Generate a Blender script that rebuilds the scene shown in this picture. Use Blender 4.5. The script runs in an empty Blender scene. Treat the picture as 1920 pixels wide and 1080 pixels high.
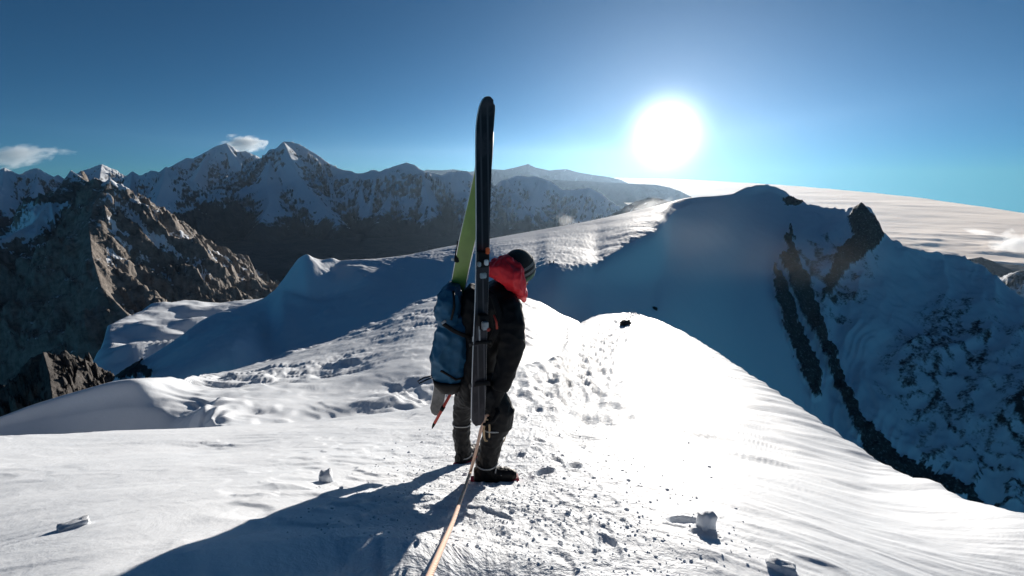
import bpy, bmesh, math, random
import numpy as np
from mathutils import Vector, Matrix

# ------------------------------------------------------------------ camera
F_PX = 900.0                       # focal length in pixels of the 1920 wide photograph
PITCH = math.atan((540 - 320) / F_PX)
CP, SP = math.cos(PITCH), math.sin(PITCH)
scene = bpy.context.scene
COL = scene.collection
cam_d = bpy.data.cameras.new('camera')
cam = bpy.data.objects.new('camera', cam_d)
COL.objects.link(cam)
cam_d.sensor_width = 36.0
cam_d.lens = 36.0 * F_PX / 1920.0
cam_d.clip_start = 0.05
cam_d.clip_end = 600000.0
cam.location = (0, 0, 0)           # eye level is z = 0, the snow lies about 1.5 m below
cam.rotation_euler = (math.pi / 2 - PITCH, 0, 0)
scene.camera = cam

def ray(px, py):
    u = (px - 960.0) / F_PX
    v = (540.0 - py) / F_PX
    return np.array([u, CP + v * SP, -SP + v * CP])
def at(px, py, Y):                 # the point of a pixel's ray at forward depth Y
    d = ray(px, py)
    return Vector(d * (Y / d[1]))
def angs(px, py):                  # azimuth and tangent of elevation
    d = ray(px, py)
    return math.atan2(d[0], d[1]), d[2] / math.hypot(d[0], d[1])
def far(px, py, r):                # the point of a pixel's ray at horizontal distance r
    a, te = angs(px, py)
    return np.array([r * math.sin(a), r * math.cos(a), r * te])
def project(x, y, z):
    yc = y * CP - z * SP
    zc = y * SP + z * CP
    yc = np.maximum(yc, 1e-3)
    return 960 + F_PX * x / yc, 540 - F_PX * zc / yc

# ------------------------------------------------------------------ sky, sun, exposure
SUN_AZ, SUN_TE = angs(1250, 250)
SUN_EL = math.atan(SUN_TE)
sun_dir = Vector((math.sin(SUN_AZ) * math.cos(SUN_EL), math.cos(SUN_AZ) * math.cos(SUN_EL), math.sin(SUN_EL)))
EXPOSURE = 0.94
SKY_STRENGTH = 0.05
world = bpy.data.worlds.new('World')
scene.world = world
world.use_nodes = True
nt = world.node_tree
N, L = nt.nodes, nt.links
N.clear()
def nd(tree, typ, **kw):
    n = tree.nodes.new(typ)
    for k, v in kw.items():
        if k.startswith('i_'):
            key = k[2:]
            key = int(key) if key.isdigit() else key.replace('_', ' ')
            n.inputs[key].default_value = v
        else:
            setattr(n, k, v)
    return n
tc = nd(nt, 'ShaderNodeTexCoord')
sep = nd(nt, 'ShaderNodeSeparateXYZ'); L.new(tc.outputs['Generated'], sep.inputs[0])
mz = nd(nt, 'ShaderNodeMath', operation='MAXIMUM'); mz.inputs[1].default_value = 0.0
L.new(sep.outputs['Z'], mz.inputs[0])
mx = nd(nt, 'ShaderNodeMath', operation='ADD'); mx.inputs[1].default_value = 0.028     # clear high air: no yellow band at the horizon
L.new(mz.outputs[0], mx.inputs[0])
com = nd(nt, 'ShaderNodeCombineXYZ')
L.new(sep.outputs['X'], com.inputs[0]); L.new(sep.outputs['Y'], com.inputs[1]); L.new(mx.outputs[0], com.inputs[2])
sky = nd(nt, 'ShaderNodeTexSky', sky_type='NISHITA')
sky.sun_disc = False
sky.sun_elevation = SUN_EL
sky.sun_rotation = SUN_AZ
sky.altitude = 6400
sky.air_density = 1.0
sky.dust_density = 0.25
sky.ozone_density = 3.1
L.new(com.outputs[0], sky.inputs[0])
# the bright aureole round the sun
dot = nd(nt, 'ShaderNodeVectorMath', operation='DOT_PRODUCT')
nrm = nd(nt, 'ShaderNodeVectorMath', operation='NORMALIZE')
L.new(tc.outputs['Generated'], nrm.inputs[0]); L.new(nrm.outputs[0], dot.inputs[0])
dot.inputs[1].default_value = sun_dir
ac = nd(nt, 'ShaderNodeMath', operation='ARCCOSINE'); L.new(dot.outputs['Value'], ac.inputs[0])
def gauss(sig_deg, amp, power=2.0):
    d = nd(nt, 'ShaderNodeMath', operation='DIVIDE'); L.new(ac.outputs[0], d.inputs[0]); d.inputs[1].default_value = math.radians(sig_deg)
    p = nd(nt, 'ShaderNodeMath', operation='POWER'); L.new(d.outputs[0], p.inputs[0]); p.inputs[1].default_value = power
    m = nd(nt, 'ShaderNodeMath', operation='MULTIPLY'); L.new(p.outputs[0], m.inputs[0]); m.inputs[1].default_value = -1.0
    e = nd(nt, 'ShaderNodeMath', operation='EXPONENT'); L.new(m.outputs[0], e.inputs[0])
    a = nd(nt, 'ShaderNodeMath', operation='MULTIPLY'); L.new(e.outputs[0], a.inputs[0]); a.inputs[1].default_value = amp
    return a
g1 = gauss(2.55, 1.6, 2.0)
g2 = gauss(9.0, 0.21, 1.2)
gs = nd(nt, 'ShaderNodeMath', operation='ADD'); L.new(g1.outputs[0], gs.inputs[0]); L.new(g2.outputs[0], gs.inputs[1])
bg_glow = nd(nt, 'ShaderNodeBackground'); bg_glow.inputs['Color'].default_value = (0.90, 0.97, 1.0, 1)
L.new(gs.outputs[0], bg_glow.inputs['Strength'])
wide = gauss(32.0, 0.42 * SKY_STRENGTH, 2.0)          # air is brighter towards the sun
ws = nd(nt, 'ShaderNodeMath', operation='ADD'); L.new(wide.outputs[0], ws.inputs[0]); ws.inputs[1].default_value = 0.78 * SKY_STRENGTH
bg = nd(nt, 'ShaderNodeBackground'); L.new(ws.outputs[0], bg.inputs['Strength'])
tint = nd(nt, 'ShaderNodeVectorMath', operation='MULTIPLY'); tint.inputs[1].default_value = (0.80, 1.13, 1.0)
L.new(sky.outputs[0], tint.inputs[0]); L.new(tint.outputs[0], bg.inputs['Color'])
addsh = nd(nt, 'ShaderNodeAddShader'); L.new(bg.outputs[0], addsh.inputs[0]); L.new(bg_glow.outputs[0], addsh.inputs[1])
wo = nd(nt, 'ShaderNodeOutputWorld'); L.new(addsh.outputs[0], wo.inputs['Surface'])

sun_l = bpy.data.lights.new('sun', 'SUN')
sun_l.energy = 3.7
sun_l.angle = math.radians(0.5)
sun_l.color = (1.0, 0.93, 0.84)
sun_o = bpy.data.objects.new('sun', sun_l)
COL.objects.link(sun_o)
sun_o.rotation_euler = sun_dir.to_track_quat('Z', 'Y').to_euler()
vs = scene.view_settings
vs.view_transform = 'Standard'; vs.look = 'None'; vs.gamma = 1.0; vs.use_curve_mapping = False
vs.exposure = EXPOSURE
scene.cycles.use_denoising = True
scene.cycles.max_bounces = 5
scene.cycles.diffuse_bounces = 3
scene.cycles.volume_bounces = 1
scene.cycles.volume_step_rate = 1.0
scene.cycles.transparent_max_bounces = 8
scene.cycles.sample_clamp_indirect = 5.0

# ------------------------------------------------------------------ numeric helpers
rng = np.random.default_rng(7)
random.seed(7)
def _hash(ix, iy, seed):
    h = (ix.astype(np.int64) * 374761393 + iy.astype(np.int64) * 668265263 + seed * 1442695041) & 0xFFFFFFFF
    h = ((h ^ (h >> 13)) * 1274126177) & 0xFFFFFFFF
    h = (h ^ (h >> 16)) & 0xFFFF
    return h.astype(np.float64) * (2 * math.pi / 65536.0)
def pn(x, y, seed=0):              # gradient noise, about -1..1
    ix, iy = np.floor(x), np.floor(y)
    fx, fy = x - ix, y - iy
    ux = fx * fx * fx * (fx * (fx * 6 - 15) + 10)
    uy = fy * fy * fy * (fy * (fy * 6 - 15) + 10)
    def g(dx, dy):
        a = _hash(ix + dx, iy + dy, seed)
        return np.cos(a) * (fx - dx) + np.sin(a) * (fy - dy)
    n0 = g(0, 0) * (1 - ux) + g(1, 0) * ux
    n1 = g(0, 1) * (1 - ux) + g(1, 1) * ux
    return (n0 * (1 - uy) + n1 * uy) * 1.5
def fbm(x, y, oct=4, seed=0, gain=0.5, lac=2.03):
    s = 0; a = 1; t = 0
    for o in range(oct):
        s = s + a * pn(x, y, seed + o * 17); t += a
        x = x * lac + 13.7; y = y * lac - 7.1; a *= gain
    return s / t
def ridged(x, y, oct=5, seed=0, gain=0.55, lac=2.07):   # 0..1, 1 on the ridges
    s = 0; a = 1; t = 0; w = 1
    for o in range(oct):
        n = 1 - np.abs(pn(x, y, seed + o * 31))
        n = n * n * w
        s = s + a * n; t += a
        w = np.clip(n * 1.6, 0, 1)
        x = x * lac + 5.3; y = y * lac + 9.2; a *= gain
    return s / t
def sstep(a, b, x):
    t = np.clip((x - a) / (b - a), 0, 1)
    return t * t * (3 - 2 * t)
def pchip_slopes(x, y):            # x (n), y (n, m)
    h = np.diff(x)[:, None]
    d = np.diff(y, axis=0) / h
    m = np.zeros_like(y)
    if len(x) > 2:
        w1 = 2 * h[1:] + h[:-1]; w2 = h[1:] + 2 * h[:-1]
        same = d[1:] * d[:-1] > 0
        with np.errstate(divide='ignore', invalid='ignore'):
            hm = (w1 + w2) / (w1 / d[:-1] + w2 / d[1:])
        m[1:-1] = np.where(same, hm, 0)
    m[0] = d[0]; m[-1] = d[-1]
    return m
def pchip(x, y, xq):
    x = np.asarray(x, float); y = np.asarray(y, float)
    one = y.ndim == 1
    if one: y = y[:, None]
    m = pchip_slopes(x, y)
    xq = np.clip(np.asarray(xq, float), x[0], x[-1])
    k = np.clip(np.searchsorted(x, xq, side='right') - 1, 0, len(x) - 2)
    h = (x[k + 1] - x[k])[:, None]
    s = ((xq - x[k])[:, None]) / h
    out = ((1 + 2 * s) * (1 - s) ** 2) * y[k] + (s * (1 - s) ** 2) * h * m[k] + (s * s * (3 - 2 * s)) * y[k + 1] + (s * s * (s - 1)) * h * m[k + 1]
    return out[:, 0] if one else out
def row_px(keys, az):              # keys (px, py, r) -> elevation tangent, ln r over az
    k = sorted(((*angs(p, q), math.log(r)) for p, q, r in keys))
    a = np.array([i[0] for i in k]); te = np.array([i[1] for i in k]); lr = np.array([i[2] for i in k])
    return pchip(a, te, az), pchip(a, lr, az)
def row_z(keys, az):               # keys (az deg, r, z)
    a = np.radians([k[0] for k in keys])
    te = np.array([k[2] / k[1] for k in keys]); lr = np.log([k[1] for k in keys])
    return pchip(a, te, az), pchip(a, lr, az)
def loft(rows, counts):            # rows of (te, lr), returns te, lr on (T, A)
    K = len(rows)
    te = np.array([r[0] for r in rows]); lr = np.array([r[1] for r in rows])
    tq = []
    for k, c in enumerate(counts):
        tq += list(k + np.arange(c) / c)
    tq.append(K - 1)
    tq = np.array(tq)
    return pchip(np.arange(K), te, tq), pchip(np.arange(K), lr, tq), tq
def in_poly(px, py, poly):
    ins = np.zeros(px.shape, bool)
    n = len(poly)
    for i in range(n):
        x0, y0 = poly[i]; x1, y1 = poly[(i + 1) % n]
        if y0 == y1: continue
        c = ((y0 > py) != (y1 > py)) & (px < (x1 - x0) * (py - y0) / (y1 - y0) + x0)
        ins ^= c
    return ins

def grid_mesh(name, X, Y, Z, mat, attrs=None, smooth=True):
    T, A = X.shape
    co = np.stack([X, Y, Z], -1).reshape(-1, 3).astype(np.float32)
    idx = np.arange(T * A).reshape(T, A)
    q = np.stack([idx[:-1, :-1], idx[:-1, 1:], idx[1:, 1:], idx[1:, :-1]], -1).reshape(-1, 4)
    me = bpy.data.meshes.new(name)
    me.vertices.add(len(co)); me.vertices.foreach_set('co', co.ravel())
    me.loops.add(q.size); me.loops.foreach_set('vertex_index', q.ravel().astype(np.int32))
    me.polygons.add(len(q)); me.polygons.foreach_set('loop_start', (np.arange(len(q)) * 4).astype(np.int32))
    if smooth: me.polygons.foreach_set('use_smooth', np.ones(len(q), bool))
    for k, v in (attrs or {}).items():
        a = me.attributes.new(k, 'FLOAT', 'POINT'); a.data.foreach_set('value', v.ravel().astype(np.float32))
    me.update(); me.validate()
    me.materials.append(mat)
    o = bpy.data.objects.new(name, me)
    COL.objects.link(o)
    return o
def structure(o, label=None):
    o['kind'] = 'structure'
    if label: o['label'] = label
    return o

# ------------------------------------------------------------------ materials
def new_mat(name):
    m = bpy.data.materials.new(name); m.use_nodes = True
    t = m.node_tree
    b = t.nodes['Principled BSDF']
    return m, t, b
def noise(t, vec, scale, detail=4, rough=0.55, dist=0.0):
    n = t.nodes.new('ShaderNodeTexNoise')
    n.inputs['Scale'].default_value = scale; n.inputs['Detail'].default_value = detail
    n.inputs['Roughness'].default_value = rough; n.inputs['Distortion'].default_value = dist
    t.links.new(vec, n.inputs['Vector'])
    return n.outputs['Fac']
def ramp(t, fac, stops):
    r = t.nodes.new('ShaderNodeValToRGB')
    e = r.color_ramp.elements
    while len(e) < len(stops): e.new(0.5)
    for i, (p, c) in enumerate(stops):
        e[i].position = p; e[i].color = (*c, 1) if len(c) == 3 else c
    t.links.new(fac, r.inputs[0])
    return r.outputs['Color']
def mathn(t, op, a, b=None, c=None, clamp=False):
    n = t.nodes.new('ShaderNodeMath'); n.operation = op; n.use_clamp = clamp
    for i, v in enumerate((a, b, c)):
        if v is None: continue
        if isinstance(v, (int, float)): n.inputs[i].default_value = v
        else: t.links.new(v, n.inputs[i])
    return n.outputs[0]
def mixc(t, fac, a, b):
    n = t.nodes.new('ShaderNodeMix'); n.data_type = 'RGBA'
    for key, v in ((0, fac), (6, a), (7, b)):
        if isinstance(v, (int, float)): n.inputs[key].default_value = v
        elif isinstance(v, tuple): n.inputs[key].default_value = (*v, 1)
        else: t.links.new(v, n.inputs[key])
    return n.outputs[2]
def maprange(t, v, a, b, c=0.0, d=1.0):
    n = t.nodes.new('ShaderNodeMapRange'); n.interpolation_type = 'SMOOTHSTEP'
    t.links.new(v, n.inputs[0])
    for i, q in enumerate((a, b, c, d)): n.inputs[i + 1].default_value = q
    return n.outputs[0]
def bump(t, height, strength, dist, normal=None):
    n = t.nodes.new('ShaderNodeBump'); n.inputs['Strength'].default_value = strength; n.inputs['Distance'].default_value = dist
    t.links.new(height, n.inputs['Height'])
    if normal: t.links.new(normal, n.inputs['Normal'])
    return n.outputs[0]
def coords(t):
    return t.nodes.new('ShaderNodeTexCoord').outputs['Object']
SNOW = (0.84, 0.87, 0.91)
def near_snow():
    m, t, b = new_mat('wind_packed_snow')
    v = coords(t)
    col = ramp(t, noise(t, v, 1.3, 5), [(0.3, (0.80, 0.83, 0.87)), (0.7, (0.88, 0.90, 0.93))])
    t.links.new(col, b.inputs['Base Color'])
    b.inputs['Roughness'].default_value = 0.6
    b.inputs['Specular IOR Level'].default_value = 0.08
    at_ = t.nodes.new('ShaderNodeAttribute'); at_.attribute_name = 'trail'
    h1 = noise(t, v, 38, 5, 0.6); h2 = noise(t, v, 9, 5, 0.6, 0.4)
    s = maprange(t, at_.outputs['Fac'], 0, 1, 0.10, 0.55)
    h3 = noise(t, v, 3.2, 6, 0.65, 0.5)
    nb3 = t.nodes.new('ShaderNodeBump'); nb3.inputs['Distance'].default_value = 0.10
    t.links.new(maprange(t, at_.outputs['Fac'], 0, 0.8, 0.10, 0.65), nb3.inputs['Strength']); t.links.new(h3, nb3.inputs['Height'])
    n1 = bump(t, h2, 0.22, 0.02, nb3.outputs[0])
    nb = t.nodes.new('ShaderNodeBump'); nb.inputs['Distance'].default_value = 0.012
    t.links.new(s, nb.inputs['Strength']); t.links.new(h1, nb.inputs['Height']); t.links.new(n1, nb.inputs['Normal'])
    t.links.new(nb.outputs[0], b.inputs['Normal'])
    return m
def rock_snow(name, rock_a, rock_b, scale, bump_d, snow_bump=0.15, rock_bump=0.8, soft=0.08):
    """snow with rock where the 'rock' attribute says so, edges broken up by noise"""
    m, t, b = new_mat(name)
    v = coords(t)
    a = t.nodes.new('ShaderNodeAttribute'); a.attribute_name = 'rock'
    nf = noise(t, v, scale * 6, 6, 0.65)
    f = mathn(t, 'ADD', a.outputs['Fac'], mathn(t, 'MULTIPLY', mathn(t, 'SUBTRACT', nf, 0.5), 0.9))
    f = maprange(t, f, 0.5 - soft, 0.5 + soft)
    rc = ramp(t, noise(t, v, scale * 3, 6, 0.6, 0.5), [(0.25, rock_a), (0.75, rock_b)])
    t.links.new(mixc(t, f, SNOW, rc), b.inputs['Base Color'])
    b.inputs['Roughness'].default_value = 0.75
    b.inputs['Specular IOR Level'].default_value = 0.15
    hs = noise(t, v, scale * 4, 6, 0.6)
    nb = t.nodes.new('ShaderNodeBump'); nb.inputs['Distance'].default_value = bump_d
    t.links.new(maprange(t, f, 0, 1, snow_bump, rock_bump), nb.inputs['Strength'])
    t.links.new(hs, nb.inputs['Height'])
    t.links.new(nb.outputs[0], b.inputs['Normal'])
    return m
M_SNOW = near_snow()
M_COL = rock_snow('glacier_snow_with_rock', (0.035, 0.032, 0.031), (0.12, 0.105, 0.095), 0.075, 2.0, 0.12, 0.9, 0.2)
M_PEAK = rock_snow('brown_rock_and_snow', (0.048, 0.042, 0.038), (0.36, 0.305, 0.26), 0.012, 9.0, 0.3, 1.0)
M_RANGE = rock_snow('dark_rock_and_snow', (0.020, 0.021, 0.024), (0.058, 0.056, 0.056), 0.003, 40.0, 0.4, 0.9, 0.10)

# ------------------------------------------------------------------ foreground snow ridge
def ground_rows(az):
    r0 = row_z([(-80, .3, -0.90), (0, .3, -1.05), (80, .3, -1.12)], az)
    r1 = row_z([(-80, 1.5, -0.92), (-50, 1.5, -1.00), (-25, 1.5, -1.20), (-5, 1.5, -1.38), (15, 1.5, -1.46), (50, 1.5, -1.48), (80, 1.5, -1.50)], az)
    r2 = row_z([(-80, 2.6, -1.15), (-50, 2.6, -1.36), (-30, 2.65, -1.61), (-5, 2.7, -1.90), (15, 2.7, -1.90), (30, 2.7, -1.86), (50, 2.6, -1.80), (80, 2.6, -1.95)], az)
    SA = [(-900, 830, 5.5), (-200, 818, 6.2), (0, 815, 6.4), (200, 808, 6.4), (400, 800, 6.3), (600, 786, 6.4), (750, 770, 6.8), (860, 742, 7.8),
          (960, 690, 11), (1050, 666, 15), (1070, 634, 26), (1092, 604, 40), (1130, 590, 46), (1185, 587, 48), (1215, 594, 47), (1300, 633, 36), (1400, 698, 22),
          (1500, 763, 14), (1600, 832, 9.5), (1640, 858, 8.2), (1700, 888, 6.6), (1800, 930, 5.0), (1920, 968, 4.2), (2100, 1010, 3.8), (3000, 1090, 3.4)]
    ra = row_px(SA, az)
    k = sstep(angs(1085, 600)[0], angs(1135, 600)[0], az)        # 0 on the left, 1 where nothing lies behind
    kl = sstep(angs(430, 750)[0], angs(250, 750)[0], az)            # the shaded bank at the far left
    V = (ra[0] - 0.035 - 0.05 * k - 0.055 * kl, ra[1] + 0.28 - 0.1 * k + 0.35 * kl)
    SB = [(-900, 900, 16), (-200, 852, 16), (0, 781, 16.5), (100, 746, 17.5), (200, 716, 19), (300, 709, 21.5), (420, 697, 31), (600, 645, 38), (700, 606, 44),
          (800, 562, 52), (880, 546, 58), (960, 552, 60), (1010, 566, 60), (1055, 590, 59), (1085, 603, 58), (1130, 640, 60), (1300, 740, 60), (1600, 1000, 30), (1920, 1250, 20), (3000, 1500, 15)]
    rb = row_px(SB, az); rb0 = rb[0]
    rb = (np.minimum(rb[0], V[0] - 0.06) * k + rb[0] * (1 - k), rb[1] * (1 - k) + (V[1] + 0.5) * k)
    BM = [(-900, 915, 16), (-200, 865, 16), (0, 803, 15.6), (100, 782, 15.2), (200, 764, 14.4), (300, 758, 13.8), (400, 752, 13.4), (600, 722, 16), (800, 660, 19), (960, 632, 24), (1075, 640, 32), (1130, 650, 40), (3000, 1500, 20)]
    rm = row_px(BM, az)
    bank = rm[1] + np.log((rm[0] - 0.38) / (rb0 - 0.38))
    rb = (rb[0], rb[1] * (1 - kl) + bank * kl)
    d_k = kl
    rm = (rm[0] * (1 - k) + (0.5 * V[0] + 0.5 * rb[0]) * k, rm[1] * (1 - k) + (0.5 * V[1] + 0.5 * rb[1]) * k)
    d1 = (rb[0] - 0.10, rb[1] + 0.22)
    d2 = (rb[0] - 0.42, rb[1] + 0.62)
    return [r0, r1, r2, ra, V, rm, rb, d1, d2]
G_AZ = np.radians(np.linspace(-64, 64, 1080))
G_CNT = [10, 100, 160, 8, 66, 90, 5, 5]
te, lr, tq = loft(ground_rows(G_AZ), G_CNT)
R = np.exp(lr)
GX = R * np.sin(G_AZ)[None]; GY = R * np.cos(G_AZ)[None]; GZ = R * te
PX, PY = project(GX, GY, GZ)
T2 = np.repeat(tq[:, None], len(G_AZ), 1)
# masks
cx = np.interp(PY, [590, 640, 700, 800, 900, 1080, 1400], [1190, 1140, 1080, 1030, 980, 960, 960])      # trodden line
wd = np.interp(PY, [590, 640, 700, 800, 900, 1080, 1400], [25, 60, 100, 180, 260, 330, 400])
trail = np.exp(-((PX - cx) / wd) ** 2) * (T2 < 3.05)
left = (1 - sstep(700, 900, PX)) * (T2 < 3.02)
bulge = sstep(3.9, 4.6, T2) * (1 - sstep(1100, 1160, PX))
disp = np.zeros_like(GX)
# trodden crumbs and boot holes
lum = np.maximum(pn(GX * 22, GY * 22, 3), 0) ** 1.4 * 0.008 + fbm(GX * 9, GY * 9, 3, 5) * 0.007 + np.maximum(fbm(GX * 40, GY * 40, 2, 8), 0.05) * 0.007
fade = 1 / (1 + (R / 9) ** 2)
disp += trail * lum * (0.5 + 0.5 * fade + 0.08 * R * (R < 30))
disp += trail * (fbm(GX * 1.6, GY * 1.6, 3, 41) * 0.03)
disp += trail * sstep(4, 9, R) * (fbm(GX * 2.2, GY * 1.1, 2, 42) * 0.20 + fbm(GX * 4.5, GY * 2.0, 2, 43) * 0.11)
# wind crust: thin plates with little scarps
def scarp(x, y, seed, levels, width=0.14):
    n = fbm(x, y, 3, seed, 0.42) * levels
    f = n - np.floor(n)
    return (np.floor(n) + sstep(1 - width, 1, f)) / levels, f
ca, sa = math.cos(0.5), math.sin(0.5)
u1, v1 = GX * ca + GY * sa, -GX * sa + GY * ca
s1, f1 = scarp(u1 * 0.5, v1 * 1.1, 11, 7, 0.25)
patch = sstep(-0.05, 0.35, fbm(GX * 0.5, GY * 0.5, 2, 12))
disp += left * np.exp(-(R / 8.0) ** 4) * (s1 * 0.075 * (0.3 + patch) + fbm(u1 * 2.2, v1 * 5, 3, 14) * 0.006 + fbm(u1 * .5, v1 * .9, 2, 15) * .03)
chip, _ = scarp(u1 * 1.6, v1 * 2.6, 16, 3, 0.25)
disp += (1 - sstep(950, 1050, PX)) * (T2 < 3.02) * sstep(430, 620, PX) * chip * 0.05 * np.exp(-(R / 5.0) ** 2)
vein = np.maximum(ridged(u1 * 0.55 + 0.3 * fbm(GX, GY, 2, 17), v1 * 0.75, 3, 18) - 0.72, 0)
disp += left * vein * 0.10 * (0.3 + patch)
ca2, sa2 = math.cos(-0.55), math.sin(-0.55)
u2, v2 = GX * ca2 + GY * sa2, -GX * sa2 + GY * ca2
right = sstep(1150, 1400, PX) * (T2 < 3.02)
disp += right * fade * (fbm(u2 * 0.7, v2 * 3.5, 4, 21) * 0.030 + np.maximum(fbm(u2 * 2.2, v2 * 9, 2, 23) - 0.2, 0) * 0.04 * np.exp(-(R / 3.6) ** 2))
midr = sstep(1000, 1100, PX) * (T2 < 3.02) * sstep(3.0, 6.0, R)
fade2 = 1 / (1 + (R / 7) ** 2)
disp += midr * (fbm(u2 * 0.35, v2 * 1.1, 3, 24) * 0.11 + np.maximum(fbm(u2 * 1.0, v2 * 3, 2, 25) - .1, 0) * .12 * fade2)
# sastrugi on the lower snow dome
s2, f2 = scarp(GX * 0.42 + 0.15 * GY, GY * 0.36 - 0.1 * GX, 31, 4, 0.4)
pat2 = 0.25 + sstep(-0.2, 0.4, fbm(GX * .13, GY * .13, 2, 32))
sm = sstep(230, 420, PX) * (1 - sstep(960, 1060, PX))
disp += bulge * (sm * pat2 * (s2 * 0.42 + fbm(GX * 0.9, GY * 1.1, 3, 33) * 0.16) + 0.12 * fbm(GX * .35, GY * .35, 3, 35))
disp += bulge * (1 - sm) * sstep(950, 1000, PX) * fbm(GX * 1.2, GY * 2.0, 3, 37) * 0.08
soft = np.exp(-((GX + 0.13) ** 2 + (GY - 2.75) ** 2) / 0.25)
disp *= (1 - 0.6 * soft)
def dent(px, py, a, b, depth, rot, rim=0.35):      # a boot print or scrape: hollow with a raised rim
    global disp
    d_ = ray(px, py); az_ = math.atan2(d_[0], d_[1]); j = int(np.clip(np.searchsorted(G_AZ, az_), 0, len(G_AZ) - 1))
    col_ = np.where(GZ[:, j] >= np.hypot(GX[:, j], GY[:, j]) * d_[2] / math.hypot(d_[0], d_[1]))[0]
    col_ = [i for i in col_ if R[i, j] > 0.8]
    if not col_: return
    x0, y0 = GX[col_[0], j], GY[col_[0], j]
    c_, s_ = math.cos(rot), math.sin(rot)
    p_, q_ = (GX - x0) * c_ + (GY - y0) * s_, -(GX - x0) * s_ + (GY - y0) * c_
    e_ = np.sqrt((p_ / a) ** 2 + (q_ / b) ** 2)
    disp = disp - depth * sstep(1.05, 0.7, e_) + depth * rim * np.exp(-((e_ - 1.2) / 0.18) ** 2)
rs_ = random.Random(5)
for k_ in range(44):
    py_ = 1075 - 440 * (k_ / 43) ** 0.62
    px_ = np.interp(py_, [640, 700, 800, 900, 1080], [1140, 1085, 1040, 1020, 1010]) + rs_.uniform(-1, 1) * np.interp(py_, [640, 1080], [25, 170])
    dent(px_, py_, rs_.uniform(.045, .06), rs_.uniform(.11, .15), rs_.uniform(.018, .036) * (0.28 if py_ > 890 else 0.8), rs_.uniform(-.5, .3), 0.5)
dent(1282, 976, .09, .05, .014, .3, 0.6); dent(1322, 1000, .07, .05, .012, 0)
GZ = GZ + disp
ground = structure(grid_mesh('snow_ridge', GX, GY, GZ, M_SNOW, {'trail': trail}), 'sunlit wind-packed snow ridge that the climber walks down')
def ground_z(x, y):
    d = (GX - x) ** 2 + (GY - y) ** 2
    i = np.argmin(d)
    return float(GZ.ravel()[i])

# ------------------------------------------------------------------ col and snow summit behind
def smooth_crest(keys): return keys
S_C = [(-200, 800, 300), (100, 775, 300), (200, 722, 300), (240, 692, 300), (290, 662, 300), (340, 629, 310), (383, 598, 325), (433, 578, 335), (483, 564, 340), (510, 552, 338),
       (530, 528, 330), (548, 500, 322), (562, 483, 318), (575, 477, 318), (588, 483, 322), (605, 487, 328), (622, 484, 332), (640, 490, 340), (680, 488, 350), (750, 480, 380), (830, 464, 410), (960, 440, 450),
       (1100, 415, 510), (1230, 386, 610), (1290, 371, 690), (1370, 364, 780), (1398, 352, 820), (1440, 347, 850), (1465, 356, 845), (1490, 371, 838), (1520, 384, 825), (1560, 390, 800),
       (1585, 393, 790), (1602, 387, 772), (1622, 387, 760), (1636, 398, 750), (1650, 420, 738), (1662, 443, 735), (1690, 456, 735), (1720, 470, 740), (1750, 476, 745), (1800, 480, 760), (1830, 492, 755), (1870, 522, 735), (1920, 560, 710), (2100, 690, 650), (2600, 900, 600)]
M1 = [(-200, 830, 270), (100, 790, 270), (200, 735, 270), (340, 645, 290), (433, 600, 310), (510, 572, 320), (548, 515, 315), (575, 487, 314), (605, 494, 322), (640, 500, 332), (680, 500, 335), (750, 494, 340), (830, 482, 345),
      (900, 480, 300), (960, 497, 215), (1000, 505, 195), (1030, 497, 195), (1090, 497, 208), (1112, 497, 222), (1140, 481, 245), (1170, 463, 275), (1200, 449, 305), (1232, 436, 345), (1264, 396, 540), (1300, 382, 640),
      (1390, 373, 770), (1440, 360, 835), (1490, 384, 820), (1560, 403, 780), (1610, 402, 745), (1660, 455, 715), (1750, 490, 725), (1830, 510, 730), (1920, 580, 690), (2100, 710, 630), (2600, 920, 580)]
MC = [(-200, 900, 200), (200, 760, 205), (340, 690, 215), (433, 650, 230), (510, 615, 290), (575, 560, 295), (650, 545, 300), (750, 532, 300), (830, 522, 285), (900, 525, 230), (960, 535, 185), (1030, 535, 176), (1100, 537, 195), (1150, 532, 225), (1200, 527, 270), (1300, 508, 400),
      (1400, 500, 560), (1470, 520, 590), (1540, 560, 600), (1640, 620, 590), (1750, 650, 590), (1850, 680, 580), (1920, 710, 560), (2100, 800, 520), (2600, 980, 480)]
L_C = [(-200, 1000, 150), (200, 800, 190), (420, 740, 205), (600, 690, 215), (800, 615, 205), (960, 590, 155), (1075, 625, 155), (1180, 630, 180), (1300, 690, 260), (1400, 760, 350), (1500, 830, 400), (1640, 930, 420), (1800, 1010, 430), (1920, 1060, 430), (2100, 1120, 420), (2600, 1250, 400)]
C_AZ = np.radians(np.linspace(-50, 52, 900))
ra, rm1, rmc, rl = row_px(S_C, C_AZ), row_px(M1, C_AZ), row_px(MC, C_AZ), row_px(L_C, C_AZ)
rows = [(rl[0] - 0.25, rl[1] - 0.25), rl, rmc, rm1, ra, (ra[0] - 0.05, ra[1] + 0.12), (ra[0] - 0.30, ra[1] + 0.45)]
C_CNT = [6, 85, 95, 70, 8, 6]
te, lr, tq = loft(rows, C_CNT)
R = np.exp(lr)
CX = R * np.sin(C_AZ)[None]; CY = R * np.cos(C_AZ)[None]; CZ = R * te
PX, PY = project(CX, CY, CZ)
T2 = np.repeat(tq[:, None], len(C_AZ), 1)
wx = PX + 9 * fbm(PX / 22, PY / 14, 4, 51) + 3 * pn(PX / 5, PY / 5, 52); wy = PY + 9 * fbm(PX / 20, PY / 20, 4, 53)
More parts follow.
